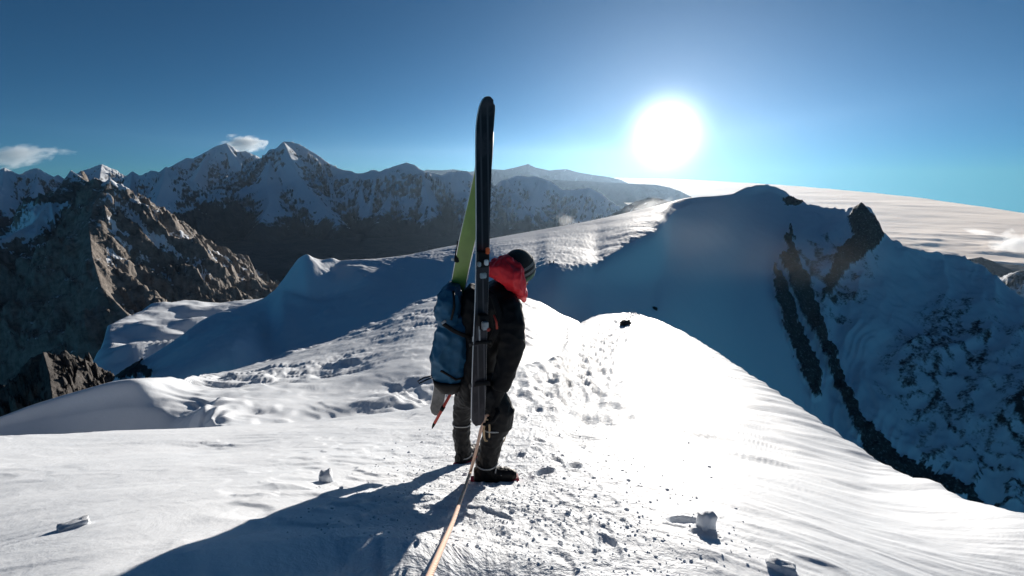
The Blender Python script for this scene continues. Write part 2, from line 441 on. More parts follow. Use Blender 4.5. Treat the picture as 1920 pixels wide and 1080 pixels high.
rib1 = [(1478, 433), (1488, 440), (1486, 470), (1497, 500), (1515, 540), (1530, 580), (1545, 620), (1562, 670), (1582, 720), (1602, 770), (1618, 832), (1606, 836), (1588, 790), (1560, 722), (1530, 650), (1508, 604), (1488, 560), (1470, 512), (1456, 492), (1470, 480), (1480, 478), (1472, 455)]
rib2 = [(1453, 500), (1466, 520), (1478, 545), (1490, 580), (1497, 610), (1511, 640), (1522, 670), (1537, 710), (1537, 755), (1524, 755), (1508, 720), (1488, 660), (1468, 610), (1454, 560), (1450, 520)]
outc = [(1596, 400), (1615, 388), (1640, 405), (1660, 435), (1656, 452), (1622, 476), (1597, 492), (1572, 522), (1556, 556), (1538, 574), (1543, 545), (1560, 500), (1575, 460), (1600, 440), (1590, 415)]
outd = [(1540, 560), (1560, 540), (1600, 520), (1625, 500), (1612, 530), (1590, 560), (1560, 580), (1545, 600)]
gull = [(1600, 770), (1625, 800), (1690, 850), (1760, 890), (1830, 925), (1860, 955), (1700, 915), (1640, 885), (1606, 836)]
face = [(1690, 640), (1740, 590), (1800, 560), (1860, 600), (1870, 680), (1830, 800), (1780, 850), (1700, 780), (1665, 700)]
face2 = [(1840, 800), (1880, 740), (1930, 700), (1990, 720), (1990, 860), (1900, 840)]
wide_f = [(1620, 700), (1680, 590), (1760, 530), (1880, 560), (1960, 640), (1960, 900), (1800, 900), (1700, 860)]
slab_f = [(1500, 440), (1600, 430), (1660, 470), (1640, 560), (1580, 640), (1540, 620)]
outl = [(1480, 450), (1560, 450), (1600, 470), (1580, 540), (1530, 580), (1490, 540)]
rock = np.zeros_like(CX)
crag = [(1462, 374), (1485, 364), (1503, 372), (1508, 384), (1480, 386)]
for poly in (rib1, rib2, outc, gull, crag):
    rock = np.maximum(rock, in_poly(wx, wy, poly) * 0.70)
band = ridged(PX / 60 + PY / 200, PY / 34 - PX / 90, 4, 61)
for poly, s in ((face, 0.53), (face2, 0.66), (outl, 0.56), (outd, 0.75), (wide_f, 0.40), (slab_f, 0.46)):
    soft_m = np.mean([in_poly(wx + 16 * math.cos(a), wy + 16 * math.sin(a), poly) for a in np.arange(0, 6.2, 0.62)], axis=0)
    streak = fbm(PX / 16 + PY / 50, PY / 30 - PX / 70, 5, 65, 0.6)
    rock = np.maximum(rock, soft_m * (s - 0.12 + 0.34 * sstep(0.25, 0.7, band) - 0.2 + 0.35 * streak))
low = sstep(690, 900, PY) * sstep(1580, 1660, PX) * sstep(0.5, 0.75, band) * 0.6
rock = np.maximum(rock, low)
# little crag at the left foot of the slope
for poly in ([(205, 712), (215, 680), (232, 655), (250, 655), (264, 670), (262, 700), (255, 714)], [(262, 695), (275, 690), (290, 706), (270, 712)]):
    rock = np.maximum(rock, in_poly(wx, wy, poly) * 1.0)
# relief
prot = np.zeros_like(CX)
for poly, h in ((rib1, 8), (rib2, 5), (outc, 3), (outd, 2)):
    m = in_poly(wx, wy, poly) * 1.0
    prot += m * h * (0.35 + ridged(CX / 26, CY / 26, 4, 63))
away = np.clip(np.abs(T2 - 4) * 2.0, 0, 1)
n_soft = fbm(CX / 60, CY / 60, 4, 71) * 3.0 + fbm(CX / 14, CY / 14, 3, 73) * 0.45
rgh = sstep(1470, 1560, PX)
gully = (ridged(C_AZ[None] * 11 + 0.9 * fbm(CX / 160, CY / 160, 3, 81), R / 260 + 0 * CX, 5, 83) - 0.5) * 13 * rgh
lrel = sstep(900, 720, PX) * (fbm(CX / 26, CY / 16, 4, 75, 0.55) * 2.4 + np.maximum(ridged(CX / 34, CY / 34, 3, 77) - 0.6, 0) * 5.0)
n_soft = n_soft + lrel
lit = sstep(2.75, 3.0, T2) * sstep(620, 700, PX) * (1 - sstep(1380, 1420, PX))
sas = (fbm(CX / 1.6, CY / 6.0, 4, 85, 0.6) * 0.40 + np.maximum(ridged(CX / 6, CY / 20, 4, 87) - 0.5, 0) * 0.55) * lit
crest_n = fbm(C_AZ[None] * 120 + 0 * CX, C_AZ[None] * 7 + 0 * CX, 4, 89) * (4.5 * sstep(1380, 1420, PX)) * np.exp(-((T2 - 4) / 0.35) ** 2)
CZ = CZ + away * (n_soft * (0.6 + 2.2 * rgh) + gully) + sas * (0.4 + 0.6 * away) + prot * np.clip((4 - T2) * 0.8, 0.04, 1) + crest_n + rock * ridged(CX / 18, CY / 18, 4, 91) * 4 * np.clip((4.05 - T2) * 1.5, 0.1, 1)
# the ice hump with its hollow at the left end of the col
hump = np.exp(-(((PX - 670) / 45) ** 2 + ((PY - 525) / 26) ** 2))
holl = np.exp(-(((PX - 610) / 55) ** 2 + ((PY - 545) / 13) ** 2))
CZ = CZ + hump * 5.0 - holl * 6.0 + np.exp(-(((PX - 530) / 22) ** 2 + ((PY - 600) / 55) ** 2)) * 6.0
structure(grid_mesh('snow_mountain', CX, CY, CZ, M_COL, {'rock': rock}), 'shaded snow summit and col with rock ribs')

# ------------------------------------------------------------------ glacier below on the left
D_AZ = np.radians(np.linspace(-52, -20, 300))
S_D = [(-200, 860, 480), (60, 800, 500), (120, 745, 520), (150, 705, 560), (178, 668, 620), (192, 640, 680), (205, 606, 770), (250, 588, 860), (310, 567, 980), (360, 564, 1080), (430, 566, 1160), (520, 556, 1250), (620, 545, 1300)]
D1 = [(-200, 900, 420), (60, 850, 440), (150, 760, 470), (205, 690, 520), (300, 650, 600), (400, 615, 700), (520, 590, 800), (620, 580, 850)]
D0 = [(-200, 1000, 350), (60, 960, 360), (205, 800, 380), (400, 720, 420), (620, 660, 450)]
a_, b_, c_ = row_px(S_D, D_AZ), row_px(D1, D_AZ), row_px(D0, D_AZ)
te, lr, tq = loft([c_, b_, a_, (a_[0] - 0.04, a_[1] + 0.1), (a_[0] - 0.35, a_[1] + 0.5)], [20, 80, 8, 14])
R = np.exp(lr); X = R * np.sin(D_AZ)[None]; Y = R * np.cos(D_AZ)[None]; Z = R * te
T2 = np.repeat(tq[:, None], len(D_AZ), 1)
PX, PY = project(X, Y, Z)
Z = Z + fbm(X / 150 + Y / 300, Y / 110 - X / 300, 3, 101) * 34 * np.clip(2.1 - T2, 0.25, 1) + fbm(X / 40, Y / 25, 4, 103) * 2.5
rk = sstep(2.02, 2.2, T2) + 0.8 * sstep(170, 120, PX)
structure(grid_mesh('glacier', X, Y, Z, M_COL, {'rock': np.clip(rk, 0, 1)}), 'glacier tongue with sunlit humps below the col')

# ------------------------------------------------------------------ mountains built from ridge lines
def seg_height(X, Y, ridges, k=None):
    H = np.full(X.shape, -1e9)
    D = np.full(X.shape, 1e9)
    for pts, slope in ridges:
        pts = np.asarray(pts, float)
        for p, q in zip(pts[:-1], pts[1:]):
            dx, dy = q[0] - p[0], q[1] - p[1]
            l2 = dx * dx + dy * dy + 1e-9
            t = np.clip(((X - p[0]) * dx + (Y - p[1]) * dy) / l2, 0, 1)
            d = np.hypot(X - p[0] - t * dx, Y - p[1] - t * dy)
            h = p[2] + t * (q[2] - p[2]) - slope * d * (1 - 0.10 * np.clip(d / 3000, 0, 1))
            up = h > H
            D = np.where(up, d, D)
            H = np.maximum(H, h)
    return H, D
FLOOR = -900.0
def mountain(name, label, ridges, px0, px1, r0, r1, na, nr, mat, nscale, namp, snow_fn, warp=0.12, seed=200, rr=None, rexp=1.0, stretch=1.0, keep=1.2):
    a0, a1 = angs(px0, 400)[0], angs(px1, 400)[0]
    az = np.linspace(a0, a1, na)
    rad = np.linspace(0, 1, nr) ** rexp * (r1 - r0) + r0
    Rr, A = np.meshgrid(rad, az, indexing='ij')
    X, Y = Rr * np.sin(A), Rr * np.cos(A)
    w = nscale * warp * 6
    wx_ = X + fbm(X / nscale / 1.3, Y / nscale / 1.3, 4, seed) * w
    wy_ = Y + fbm(X / nscale / 1.3, Y / nscale / 1.3, 4, seed + 5) * w
    H, D = seg_height(wx_, wy_, ridges)
    H2, D2 = seg_height(X, Y, ridges)
    k = sstep(0, nscale * keep, D2)
    H = H2 * (1 - k) + H * k
    rn = ridged(wx_ / nscale / stretch, wy_ / nscale, 6, seed + 11)
    fine = fbm(X / nscale * 4, Y / nscale * 4, 4, seed + 23)
    Z = H + (rn - 0.55) * namp * (0.05 + 0.95 * sstep(0, nscale * 0.9, D2)) + fine * namp * 0.10 * (0.4 + 0.6 * sstep(0, nscale * 0.4, D2))
    rn2 = ridged(wx_ / nscale * 3.1 / stretch, wy_ / nscale * 3.1, 5, seed + 41)
    Z = Z + (rn2 - 0.5) * namp * 0.30 * (0.06 + 0.94 * sstep(0, nscale * 0.5, D2))
    Z = np.maximum(Z, FLOOR + 8 * fine)
    gy, gx = np.gradient(Z)
    dr = np.gradient(rad)[:, None]; da = (az[1] - az[0]) * Rr
    slope = np.hypot(gy / dr, gx / da)
    rock = snow_fn(X, Y, Z, slope, rn, *project(X, Y, Z))
    return structure(grid_mesh(name, X, Y, Z, mat, {'rock': np.clip(rock, 0, 1)}), label)
def fl(*pts): return [far(*p) for p in pts]
def foot(p, dxy, z):                # a spur's lower end, offset from a crest point
    return np.array([p[0] + dxy[0], p[1] + dxy[1], z])
def auto_spurs(crest, step, length, drop, slope, seed):
    rs = random.Random(seed); out = []
    crest = [np.asarray(c) for c in crest]
    acc = 0
    for p, q in zip(crest[:-1], crest[1:]):
        L_ = np.hypot(*(q - p)[:2])
        while acc < L_:
            c = p + (q - p) * acc / L_
            v = -c[:2] / np.hypot(*c[:2]); n = np.array([-v[1], v[0]])
            ln = length * rs.uniform(0.7, 1.3); j = rs.uniform(-.5, .5)
            d1 = v * ln * 0.5 + n * ln * j * 0.35; d2 = v * ln + n * ln * j
            out.append(([c, foot(c, d1, c[2] - drop * rs.uniform(.40, .52)), foot(c, d2, c[2] - drop * rs.uniform(.9, 1.1))], slope * rs.uniform(1.0, 1.35)))
            acc += step * rs.uniform(.7, 1.3)
        acc -= L_
    return out

# lit brown rock peak on the left
RP = 2500.0
apex = far(206, 334, RP)
lcrest = fl((206, 334, RP), (176, 378, RP - 120), (166, 420, RP - 260), (172, 480, RP - 420), (190, 540, RP - 560), (240, 590, RP - 640))
rcrest = fl((206, 334, RP), (228, 352, RP + 120), (255, 372, RP + 240), (290, 395, RP + 380), (340, 415, RP + 560), (372, 455, RP + 640), (400, 485, RP + 700), (480, 515, RP + 760), (560, 545, RP + 800))
back = fl((206, 334, RP), (186, 350, RP + 200), (160, 338, RP + 350), (133, 318, RP + 420), (100, 365, RP + 250), (60, 420, RP + 100), (20, 440, RP), (-40, 470, RP - 100))
mid = fl((230, 372, RP + 60), (262, 420, RP - 20), (300, 462, RP - 60), (350, 500, RP - 40), (420, 530, RP + 60))
mid2 = fl((196, 400, RP - 140), (225, 450, RP - 240), (262, 490, RP - 300), (320, 540, RP - 320), (400, 556, RP - 260))
ridges = [(lcrest, 1.05), (rcrest, 1.0), (back, 1.0), (mid, 1.1), (mid2, 1.15)]
ridges += auto_spurs(back[2:], 170, 700, 560, 1.1, 3)
ridges += auto_spurs(rcrest[3:], 150, 380, 260, 1.0, 5)
def snow_peak(X, Y, Z, slope, rn, px, py):
    s = sstep(0.9, 1.5, slope) * 0.5 + 0.62 + 0.25 * fbm(X / 90, Y / 90, 3, 301)
    top = np.exp(-((px - 212) / 24) ** 2) * np.exp(-np.clip(py - 330, 0, 999) / 30) + np.exp(-((px - 134) / 20) ** 2) * np.exp(-np.clip(py - 316, 0, 999) / 22)
    crest = np.exp(-np.abs(py - np.interp(px, [206, 290, 340], [334, 395, 415])) / 9) * ((px > 204) & (px < 300)) * 0.5
    streak = sstep(0.62, 0.85, 1 - rn) * sstep(-150, -420, -np.abs(Z + 250)) * 0
    lsn = sstep(60, 20, np.abs(px - np.interp(py, [380, 440, 520], [90, 40, 30]))) * (py > 380) * sstep(500, 430, py) * 0.7
    lsn2 = sstep(9, 3, np.abs(px - np.interp(py, [350, 430], [115, 60]))) * (py < 440) * 0.0
    gul = sstep(0.50, 0.30, rn) * sstep(330, 420, py) * sstep(560, 470, py) * 0.62 * (px > 200)
    return s - 0.75 * top - crest - lsn - gul
mountain('rock_peak', 'brown rock peak with its right flank in the sun', ridges, -120, 600, 1500, 3900, 460, 280, M_PEAK, 120.0, 80.0, snow_peak, seed=300, stretch=2.2, keep=0.35)

oc = fl((-40, 760, 430), (20, 715, 430), (58, 670, 430), (80, 657, 432), (98, 672, 434), (122, 655, 438), (150, 672, 440), (174, 679, 440), (188, 688, 440), (182, 706, 436), (150, 735, 430))
ridges = [(oc, 1.5), (fl((80, 657, 432), (92, 700, 405), (100, 760, 380)), 1.5), (fl((150, 672, 440), (140, 712, 415), (130, 770, 390)), 1.5)]
def rock_fn(X, Y, Z, slope, rn, px, py): return 0.95 + 0 * X
mountain('rock_outcrop', 'black rock outcrop beside the glacier tongue', ridges, -160, 215, 330, 520, 260, 170, M_COL, 17.0, 26.0, rock_fn, warp=0.2, seed=350)
# the main range across the valley
D_F = 9000.0
cham = [(470, 335), (490, 312), (508, 291), (522, 274), (531, 265), (547, 265), (566, 272), (585, 283), (600, 292), (615, 306), (640, 317), (662, 322), (680, 324), (695, 318), (712, 321), (738, 312), (763, 304), (776, 309), (800, 322),
        (828, 327), (842, 321), (860, 321), (876, 321), (888, 334), (904, 350), (922, 351), (940, 338), (968, 328), (1004, 331), (1030, 338), (1055, 356), (1080, 355), (1105, 351), (1125, 361), (1140, 380), (1158, 405), (1180, 440)]
cham3 = [far(px, py, D_F + 500 * math.sin(px / 70.0) - (px - 500) * 1.2) for px, py in cham]
ridges = [(cham3, 0.85)] + auto_spurs(cham3, 620, 2500, 1500, 0.85, 11)
key = fl((531, 265, D_F), (560, 330, D_F - 700), (600, 380, D_F - 1500), (640, 420, D_F - 2300))
key2 = fl((763, 304, D_F - 300), (740, 345, D_F - 900), (720, 385, D_F - 1700), (700, 430, D_F - 2400))
key3 = fl((508, 291, D_F), (500, 340, D_F - 800), (505, 380, D_F - 1500), (480, 430, D_F - 2300))
ridges += [(key, 0.9), (key2, 0.9), (key3, 0.9)]
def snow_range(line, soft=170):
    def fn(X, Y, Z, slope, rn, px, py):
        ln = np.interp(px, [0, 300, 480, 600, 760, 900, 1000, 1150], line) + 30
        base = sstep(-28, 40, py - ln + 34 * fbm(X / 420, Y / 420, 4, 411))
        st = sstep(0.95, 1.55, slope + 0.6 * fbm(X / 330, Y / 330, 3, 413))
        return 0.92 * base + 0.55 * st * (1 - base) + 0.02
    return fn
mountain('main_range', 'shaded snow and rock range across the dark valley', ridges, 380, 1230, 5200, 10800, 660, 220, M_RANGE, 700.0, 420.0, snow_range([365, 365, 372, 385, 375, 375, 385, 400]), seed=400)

# high peak behind and the snowy peaks to its left
D_M = 14000.0
mak = fl(*[(px, py, D_M) for px, py in [(240, 345), (275, 335), (300, 325), (320, 312), (336, 302), (350, 294), (362, 296), (380, 287), (402, 275), (423, 267), (432, 275), (442, 283), (460, 281), (480, 291), (495, 306), (520, 330), (560, 350)]])
ridges = [(mak, 0.8)] + auto_spurs(mak, 800, 2600, 1500, 0.85, 21)
ridges.append((fl((423, 267, D_M), (445, 300, D_M - 700), (470, 330, D_M - 1500), (480, 360, D_M - 2300)), 0.85))
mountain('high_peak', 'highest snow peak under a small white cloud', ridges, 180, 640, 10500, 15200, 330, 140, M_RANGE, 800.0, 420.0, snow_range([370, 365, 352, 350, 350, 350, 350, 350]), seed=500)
D_P = 7600.0
pyr = fl((230, 350, D_P + 300), (248, 321, D_P + 350), (262, 329, D_P + 200), (283, 319, D_P + 150), (297, 323, D_P + 80), (312, 312, D_P), (325, 322, D_P + 200), (345, 338, D_P + 500), (380, 352, D_P + 700), (450, 372, D_P + 800))
ridges = [(pyr, 0.85), (fl((312, 312, D_P), (306, 335, D_P - 250), (298, 362, D_P - 650), (280, 400, D_P - 1200)), 0.95), (fl((248, 321, D_P + 350), (245, 345, D_P), (236, 380, D_P - 700)), 0.95)] + auto_spurs(pyr, 560, 1700, 1150, 0.9, 25)
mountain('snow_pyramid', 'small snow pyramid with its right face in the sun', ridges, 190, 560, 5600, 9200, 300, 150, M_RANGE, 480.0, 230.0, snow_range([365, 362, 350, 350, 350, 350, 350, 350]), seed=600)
D_L = 10500.0
lft = fl((-120, 345, D_L), (-60, 322, D_L), (-20, 330, D_L), (8, 313, D_L), (22, 332, D_L + 150), (45, 322, D_L + 100), (70, 314, D_L), (90, 330, D_L + 350), (100, 334, D_L + 500), (108, 327, D_L + 450), (125, 340, D_L + 700),
         (150, 320, D_L + 700), (170, 314, D_L + 600), (190, 306, D_L + 500), (206, 315, D_L + 600), (222, 328, D_L + 800), (250, 340, D_L + 1000), (300, 352, D_L + 1200))
ridges = [(lft, 0.85), (fl((8, 313, D_L), (4, 345, D_L - 400), (-10, 380, D_L - 1000)), 0.95), (fl((70, 314, D_L), (68, 345, D_L - 350), (60, 385, D_L - 1000)), 0.95), (fl((190, 306, D_L + 500), (185, 340, D_L - 100), (170, 380, D_L - 900)), 0.95)] + auto_spurs(lft, 800, 2100, 1400, 0.9, 27)
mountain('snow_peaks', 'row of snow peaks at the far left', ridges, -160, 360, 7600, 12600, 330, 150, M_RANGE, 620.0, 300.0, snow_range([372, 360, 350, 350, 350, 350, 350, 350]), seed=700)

# hills beyond the col and the far hazy ranges
def low_fn(v):
    def fn(X, Y, Z, slope, rn, px, py): return v + 0.3 * fbm(X / 300, Y / 300, 3, 711)
    return fn
h1 = fl(*[(px, py, 5200) for px, py in [(1120, 420), (1150, 398), (1175, 384), (1195, 376), (1215, 370), (1240, 372), (1262, 380), (1290, 400), (1330, 430)]])
mountain('dark_hill', 'dark hill behind the drifting snow of the col', [(h1, 0.7)] + auto_spurs(h1, 400, 1300, 900, 0.8, 31), 1090, 1380, 3600, 6400, 220, 110, M_RANGE, 420.0, 160.0, low_fn(0.6), seed=800)
h2 = fl(*[(px, py, 12000) for px, py in [(1080, 395), (1110, 378), (1145, 372), (1170, 380), (1200, 395), (1240, 405)]])
mountain('pale_hill', 'pale hill between the range and the dark hill', [(h2, 0.6)] + auto_spurs(h2, 700, 1600, 1100, 0.7, 33), 1050, 1280, 10300, 13400, 160, 90, M_RANGE, 500.0, 160.0, low_fn(0.95), seed=820)
g1_ = fl(*[(px, py, 24000) for px, py in [(760, 330), (800, 318), (830, 319), (850, 317), (880, 322), (920, 317), (945, 318), (965, 314), (990, 307), (1004, 314), (1030, 319), (1062, 317), (1085, 323), (1110, 327), (1140, 331), (1165, 337), (1190, 350)]])
mountain('far_range', 'pale blue far range on the horizon', [(g1_, 0.6)] + auto_spurs(g1_, 1500, 3200, 1700, 0.75, 35), 720, 1195, 21500, 25800, 260, 70, M_RANGE, 1200.0, 240.0, low_fn(0.75), seed=840)
g2_ = fl(*[(px, py, 16000) for px, py in [(1000, 342), (1030, 336), (1060, 338), (1100, 339), (1150, 342), (1190, 344), (1230, 346), (1255, 351), (1275, 358), (1295, 368), (1310, 380)]])
mountain('hazy_ridge', 'thin hazy ridge below the sun', [(g2_, 0.6)] + auto_spurs(g2_, 1000, 1500, 900, 0.75, 37), 960, 1325, 14500, 17200, 200, 60, M_RANGE, 700.0, 140.0, low_fn(0.95), seed=860)
e1 = fl(*[(px, py, 5600) for px, py in [(1780, 500), (1815, 484), (1840, 481), (1870, 492), (1905, 508), (1960, 520), (2050, 540)]])
mountain('blue_hill', 'blue hill beyond the right shoulder', [(e1, 0.6)] + auto_spurs(e1, 600, 1200, 700, 0.75, 39), 1740, 2100, 4800, 6800, 160, 90, M_RANGE, 420.0, 130.0, low_fn(0.75), seed=880)
e2 = fl(*[(px, py, 4200) for px, py in [(1850, 570), (1875, 540), (1895, 518), (1915, 506), (1940, 500), (1990, 512), (2080, 540)]])
mountain('snowy_hill', 'snow streaked hill at the right edge', [(e2, 0.8)] + auto_spurs(e2, 300, 800, 500, 0.9, 43), 1800, 2140, 3200, 5200, 170, 100, M_RANGE, 240.0, 110.0, low_fn(0.42), seed=900)

# valley floor under the ranges
az = np.radians(np.linspace(-72, 3, 120)); rad = np.geomspace(250, 10400, 140)
Rr, A = np.meshgrid(rad, az, indexing='ij')
X, Y = Rr * np.sin(A), Rr * np.cos(A)
Z = FLOOR + 6 + 90 * ridged(X / 700, Y / 700, 4, 95) * sstep(-5, -25, np.degrees(A))
structure(grid_mesh('valley_floor', X, Y, Z, M_RANGE, {'rock': np.ones_like(X)}), 'dark valley floor')

# ------------------------------------------------------------------ sea of clouds and single clouds
m, t, b = new_mat('cloud_top')
v = coords(t)
b.inputs['Base Color'].default_value = (0.90, 0.89, 0.88, 1)
b.inputs['Roughness'].default_value = 0.9
gl = t.nodes.new('ShaderNodeBsdfGlossy'); gl.inputs['Color'].default_value = (0.98, 0.90, 0.82, 1); gl.inputs['Roughness'].default_value = 1.0
mxs = t.nodes.new('ShaderNodeMixShader'); mxs.inputs[0].default_value = 0.85      # cloud droplets throw light forward
t.links.new(b.outputs[0], mxs.inputs[1]); t.links.new(gl.outputs[0], mxs.inputs[2])
t.links.new(mxs.outputs[0], t.nodes['Material Output'].inputs['Surface'])
nb = bump(t, noise(t, v, 0.0012, 6, 0.5, 0.3), 0.10, 120)
t.links.new(nb, b.inputs['Normal']); t.links.new(nb, gl.inputs['Normal'])
M_CLOUDSEA = m
CLOUD_Z = FLOOR - 30.0
az = np.radians(np.linspace(-20, 62, 300))
edge_px = [(600, 318), (900, 321), (1000, 324), (1250, 334), (1400, 341), (1500, 347), (1600, 355), (1700, 364), (1800, 376), (1920, 393), (2100, 420), (2600, 500)]
ea = [angs(*p)[0] for p in edge_px]; ee = [min(angs(*p)[1], -0.012) for p in edge_px]
rmax = CLOUD_Z / pchip(ea, ee, az)
s = np.linspace(0, 1, 170)[:, None]
Rr = 2500 * (rmax[None] / 2500) ** s
X = Rr * np.sin(az)[None]; Y = Rr * np.cos(az)[None]
big = fbm(X / 2600, Y / 2600, 5, 951)
puff = np.maximum(ridged(X / 900, Y / 900, 4, 953) - 0.4, 0)
near = sstep(14000, 6000, Rr)
Z = CLOUD_Z - 90 + 34 * np.clip(big + .2, -1, 1) + 60 * puff * near
Z = np.minimum(Z, CLOUD_Z)
sea = grid_mesh('cloud_sea', X, Y, Z, M_CLOUDSEA)
sea['kind'] = 'stuff'; sea['label'] = 'sea of pale clouds reaching to the horizon'; sea['category'] = 'clouds'

# ------------------------------------------------------------------ haze
m = bpy.data.materials.new('haze'); m.use_nodes = True
t = m.node_tree; t.nodes.clear()
pv = t.nodes.new('ShaderNodeVolumePrincipled')
pv.inputs['Color'].default_value = (0.50, 0.73, 1.0, 1)
pv.inputs['Density'].default_value = 0.66e-5
pv.inputs['Anisotropy'].default_value = 0.62
om = t.nodes.new('ShaderNodeOutputMaterial'); t.links.new(pv.outputs[0], om.inputs['Volume'])
bm = bmesh.new()
bmesh.ops.create_cube(bm, size=1.0)
HX0, HX1, HY0, HY1, HZ0, HZ1 = -10900, 6000, -300, 26500, FLOOR - 12, 1000
for vv in bm.verts:
    vv.co = Vector((HX0 if vv.co.x < 0 else HX1, HY0 if vv.co.y < 0 else HY1, HZ0 if vv.co.z < 0 else HZ1))
me = bpy.data.meshes.new('haze'); bm.to_mesh(me); bm.free(); me.materials.append(m)
hz = bpy.data.objects.new('haze', me); COL.objects.link(hz); hz['kind'] = 'stuff'; hz['label'] = 'thin mountain haze'

# ------------------------------------------------------------------ single clouds (volumes, beyond the haze box)
def cloud_mat(name, dens, nscale, lo, hi):
    m = bpy.data.materials.new(name); m.use_nodes = True
    t = m.node_tree; t.nodes.clear()
    v = t.nodes.new('ShaderNodeTexCoord').outputs['Object']
    ln = t.nodes.new('ShaderNodeVectorMath'); ln.operation = 'LENGTH'; t.links.new(v, ln.inputs[0])
    n = noise(t, v, nscale, 6, 0.62, 0.4)
    f = mathn(t, 'SUBTRACT', mathn(t, 'ADD', mathn(t, 'SUBTRACT', 1.0, ln.outputs['Value']), mathn(t, 'MULTIPLY', n, 2.4)), 1.35)
    d = maprange(t, f, lo, hi, 0.0, dens)
    pv = t.nodes.new('ShaderNodeVolumePrincipled'); pv.inputs['Color'].default_value = (0.94, 0.96, 0.98, 1)
    pv.inputs['Anisotropy'].default_value = 0.45
    t.links.new(d, pv.inputs['Density'])
    om = t.nodes.new('ShaderNodeOutputMaterial'); t.links.new(pv.outputs[0], om.inputs['Volume'])
    return m
def tagged(o, label, cat, group=None):
    o['label'] = label; o['category'] = cat
    if group: o['group'] = group
    return o
def cloud(px, py, r, wpx, hpx, label, dens=0.006, lo=0.0, hi=0.5, nscale=2.0, tilt=0.0, seed=0):
    c = far(px, py, r)
    sc_ = np.linalg.norm(c) / math.hypot(F_PX, math.hypot(px - 960, py - 540))
    bm = bmesh.new(); bmesh.ops.create_icosphere(bm, subdivisions=3, radius=1.0)
    for vv in bm.verts:
        vv.co *= 1.0 + 0.18 * math.sin(5 * vv.co.x + seed) * math.cos(4 * vv.co.z + seed)
    me = bpy.data.meshes.new('cloud'); bm.to_mesh(me); bm.free()
    me.materials.append(cloud_mat('cloud_vapour', dens, nscale, lo, hi))
    o = bpy.data.objects.new('cloud', me); COL.objects.link(o)
    o.location = c; o.scale = (wpx * sc_, wpx * sc_ * 0.7, hpx * sc_)
    o.rotation_euler = (0, tilt, -math.atan2(c[0], c[1]))
    return tagged(o, label, 'cloud', 'small clouds')
cloud(30, 292, 17500, 62, 26, 'soft grey white cloud above the snow peaks at the left edge', 0.0035, 0.05, 0.6, 1.8, -0.12, 1)
cloud(458, 270, 25000, 42, 19, 'bright white cloud beside the highest peak', 0.004, 0.0, 0.45, 1.7, 0.0, 4)
cloud(118, 284, 18500, 24, 9, 'faint wisp of cloud between the left cloud and the highest peak', 0.0012, 0.1, 0.7, 2.2, 0.1, 7)
cloud(1704, 458, 9900, 24, 14, 'small puffy cloud just behind the right shoulder of the snow summit', 0.008, 0.0, 0.4, 2.2, 0.0, 9)
cloud(1752, 470, 9400, 26, 9, 'flat little cloud right of the small puffy cloud behind the shoulder', 0.008, 0.0, 0.4, 2.2, 0.0, 11)
cloud(1900, 468, 8700, 38, 40, 'towering white cloud at the right edge', 0.008, 0.0, 0.4, 2.0, 0.1, 13)
cloud(1840, 436, 10800, 34, 7, 'thin drifting cloud left of the towering cloud', 0.004, 0.05, 0.5, 2.0, 0.15, 15)

def spindrift(px, py, r, wpx, hpx, dens, tilt, label, seed):
    o = cloud(px, py, r, wpx, hpx, label, dens, 0.0, 0.8, 2.2, tilt, seed)
    o.name = 'blown_snow'; o['kind'] = 'stuff'; del o['group']
spindrift(1240, 505, 340, 400, 190, 3.0e-4, 0.0, 'faint veil of blown snow added to lighten the shaded bowl', 8)  # wide thin volume added to brighten the shaded snow face behind it
spindrift(1062, 414, 500, 26, 17, 0.022, 0.3, 'thin plume of blown snow on the left part of the col crest', 3)
spindrift(1215, 388, 590, 52, 20, 0.022, -0.25, 'broad plume of blown snow on the col crest below the sun', 5)
# ------------------------------------------------------------------ mesh helpers for things
def pm(name, col, rough=0.7, spec=0.3, nscale=None, ncon=0.25, bscale=None, bstr=0.3, bdist=0.004, metal=0.0, sheen=0.0):
    m, t, b = new_mat(name)
    b.inputs['Roughness'].default_value = rough; b.inputs['Specular IOR Level'].default_value = spec; b.inputs['Metallic'].default_value = metal
    b.inputs['Sheen Weight'].default_value = sheen
    if nscale:
        v = coords(t)
        lo = tuple(c * (1 - ncon) for c in col); hi = tuple(min(1, c * (1 + ncon)) for c in col)
        t.links.new(ramp(t, noise(t, v, nscale, 5, 0.6), [(0.3, lo), (0.7, hi)]), b.inputs['Base Color'])
        if bscale: t.links.new(bump(t, noise(t, v, bscale, 4, 0.6), bstr, bdist), b.inputs['Normal'])
    else: b.inputs['Base Color'].default_value = (*col, 1)
    return m
M_BLACK = pm('black_shell_fabric', (0.006, 0.006, 0.007), 0.6, 0.14, 14, 0.4, 55, 0.35, 0.006)
M_TROUS = pm('dark_grey_trouser_fabric', (0.009, 0.009, 0.010), 0.6, 0.2, 14, 0.4, 40, 0.45, 0.008)
M_RED = pm('red_down_fabric', (0.80, 0.020, 0.030), 0.5, 0.35, 12, 0.12, 35, 0.4, 0.006)
M_SKIN = pm('skin', (0.45, 0.26, 0.18), 0.5, 0.3)
M_BLUE = pm('blue_pack_fabric', (0.012, 0.090, 0.175), 0.6, 0.3, 16, 0.2, 60, 0.35, 0.005)
M_STRAP = pm('black_webbing', (0.008, 0.008, 0.009), 0.6, 0.15, 40, 0.3)
M_GREYW = pm('grey_wool', (0.16, 0.17, 0.17), 0.85, 0.1, 60, 0.35, 160, 0.6, 0.003, sheen=0.3)
M_GREENW = pm('green_wool', (0.03, 0.11, 0.06), 0.85, 0.1, 60, 0.3, 160, 0.6, 0.003, sheen=0.3)
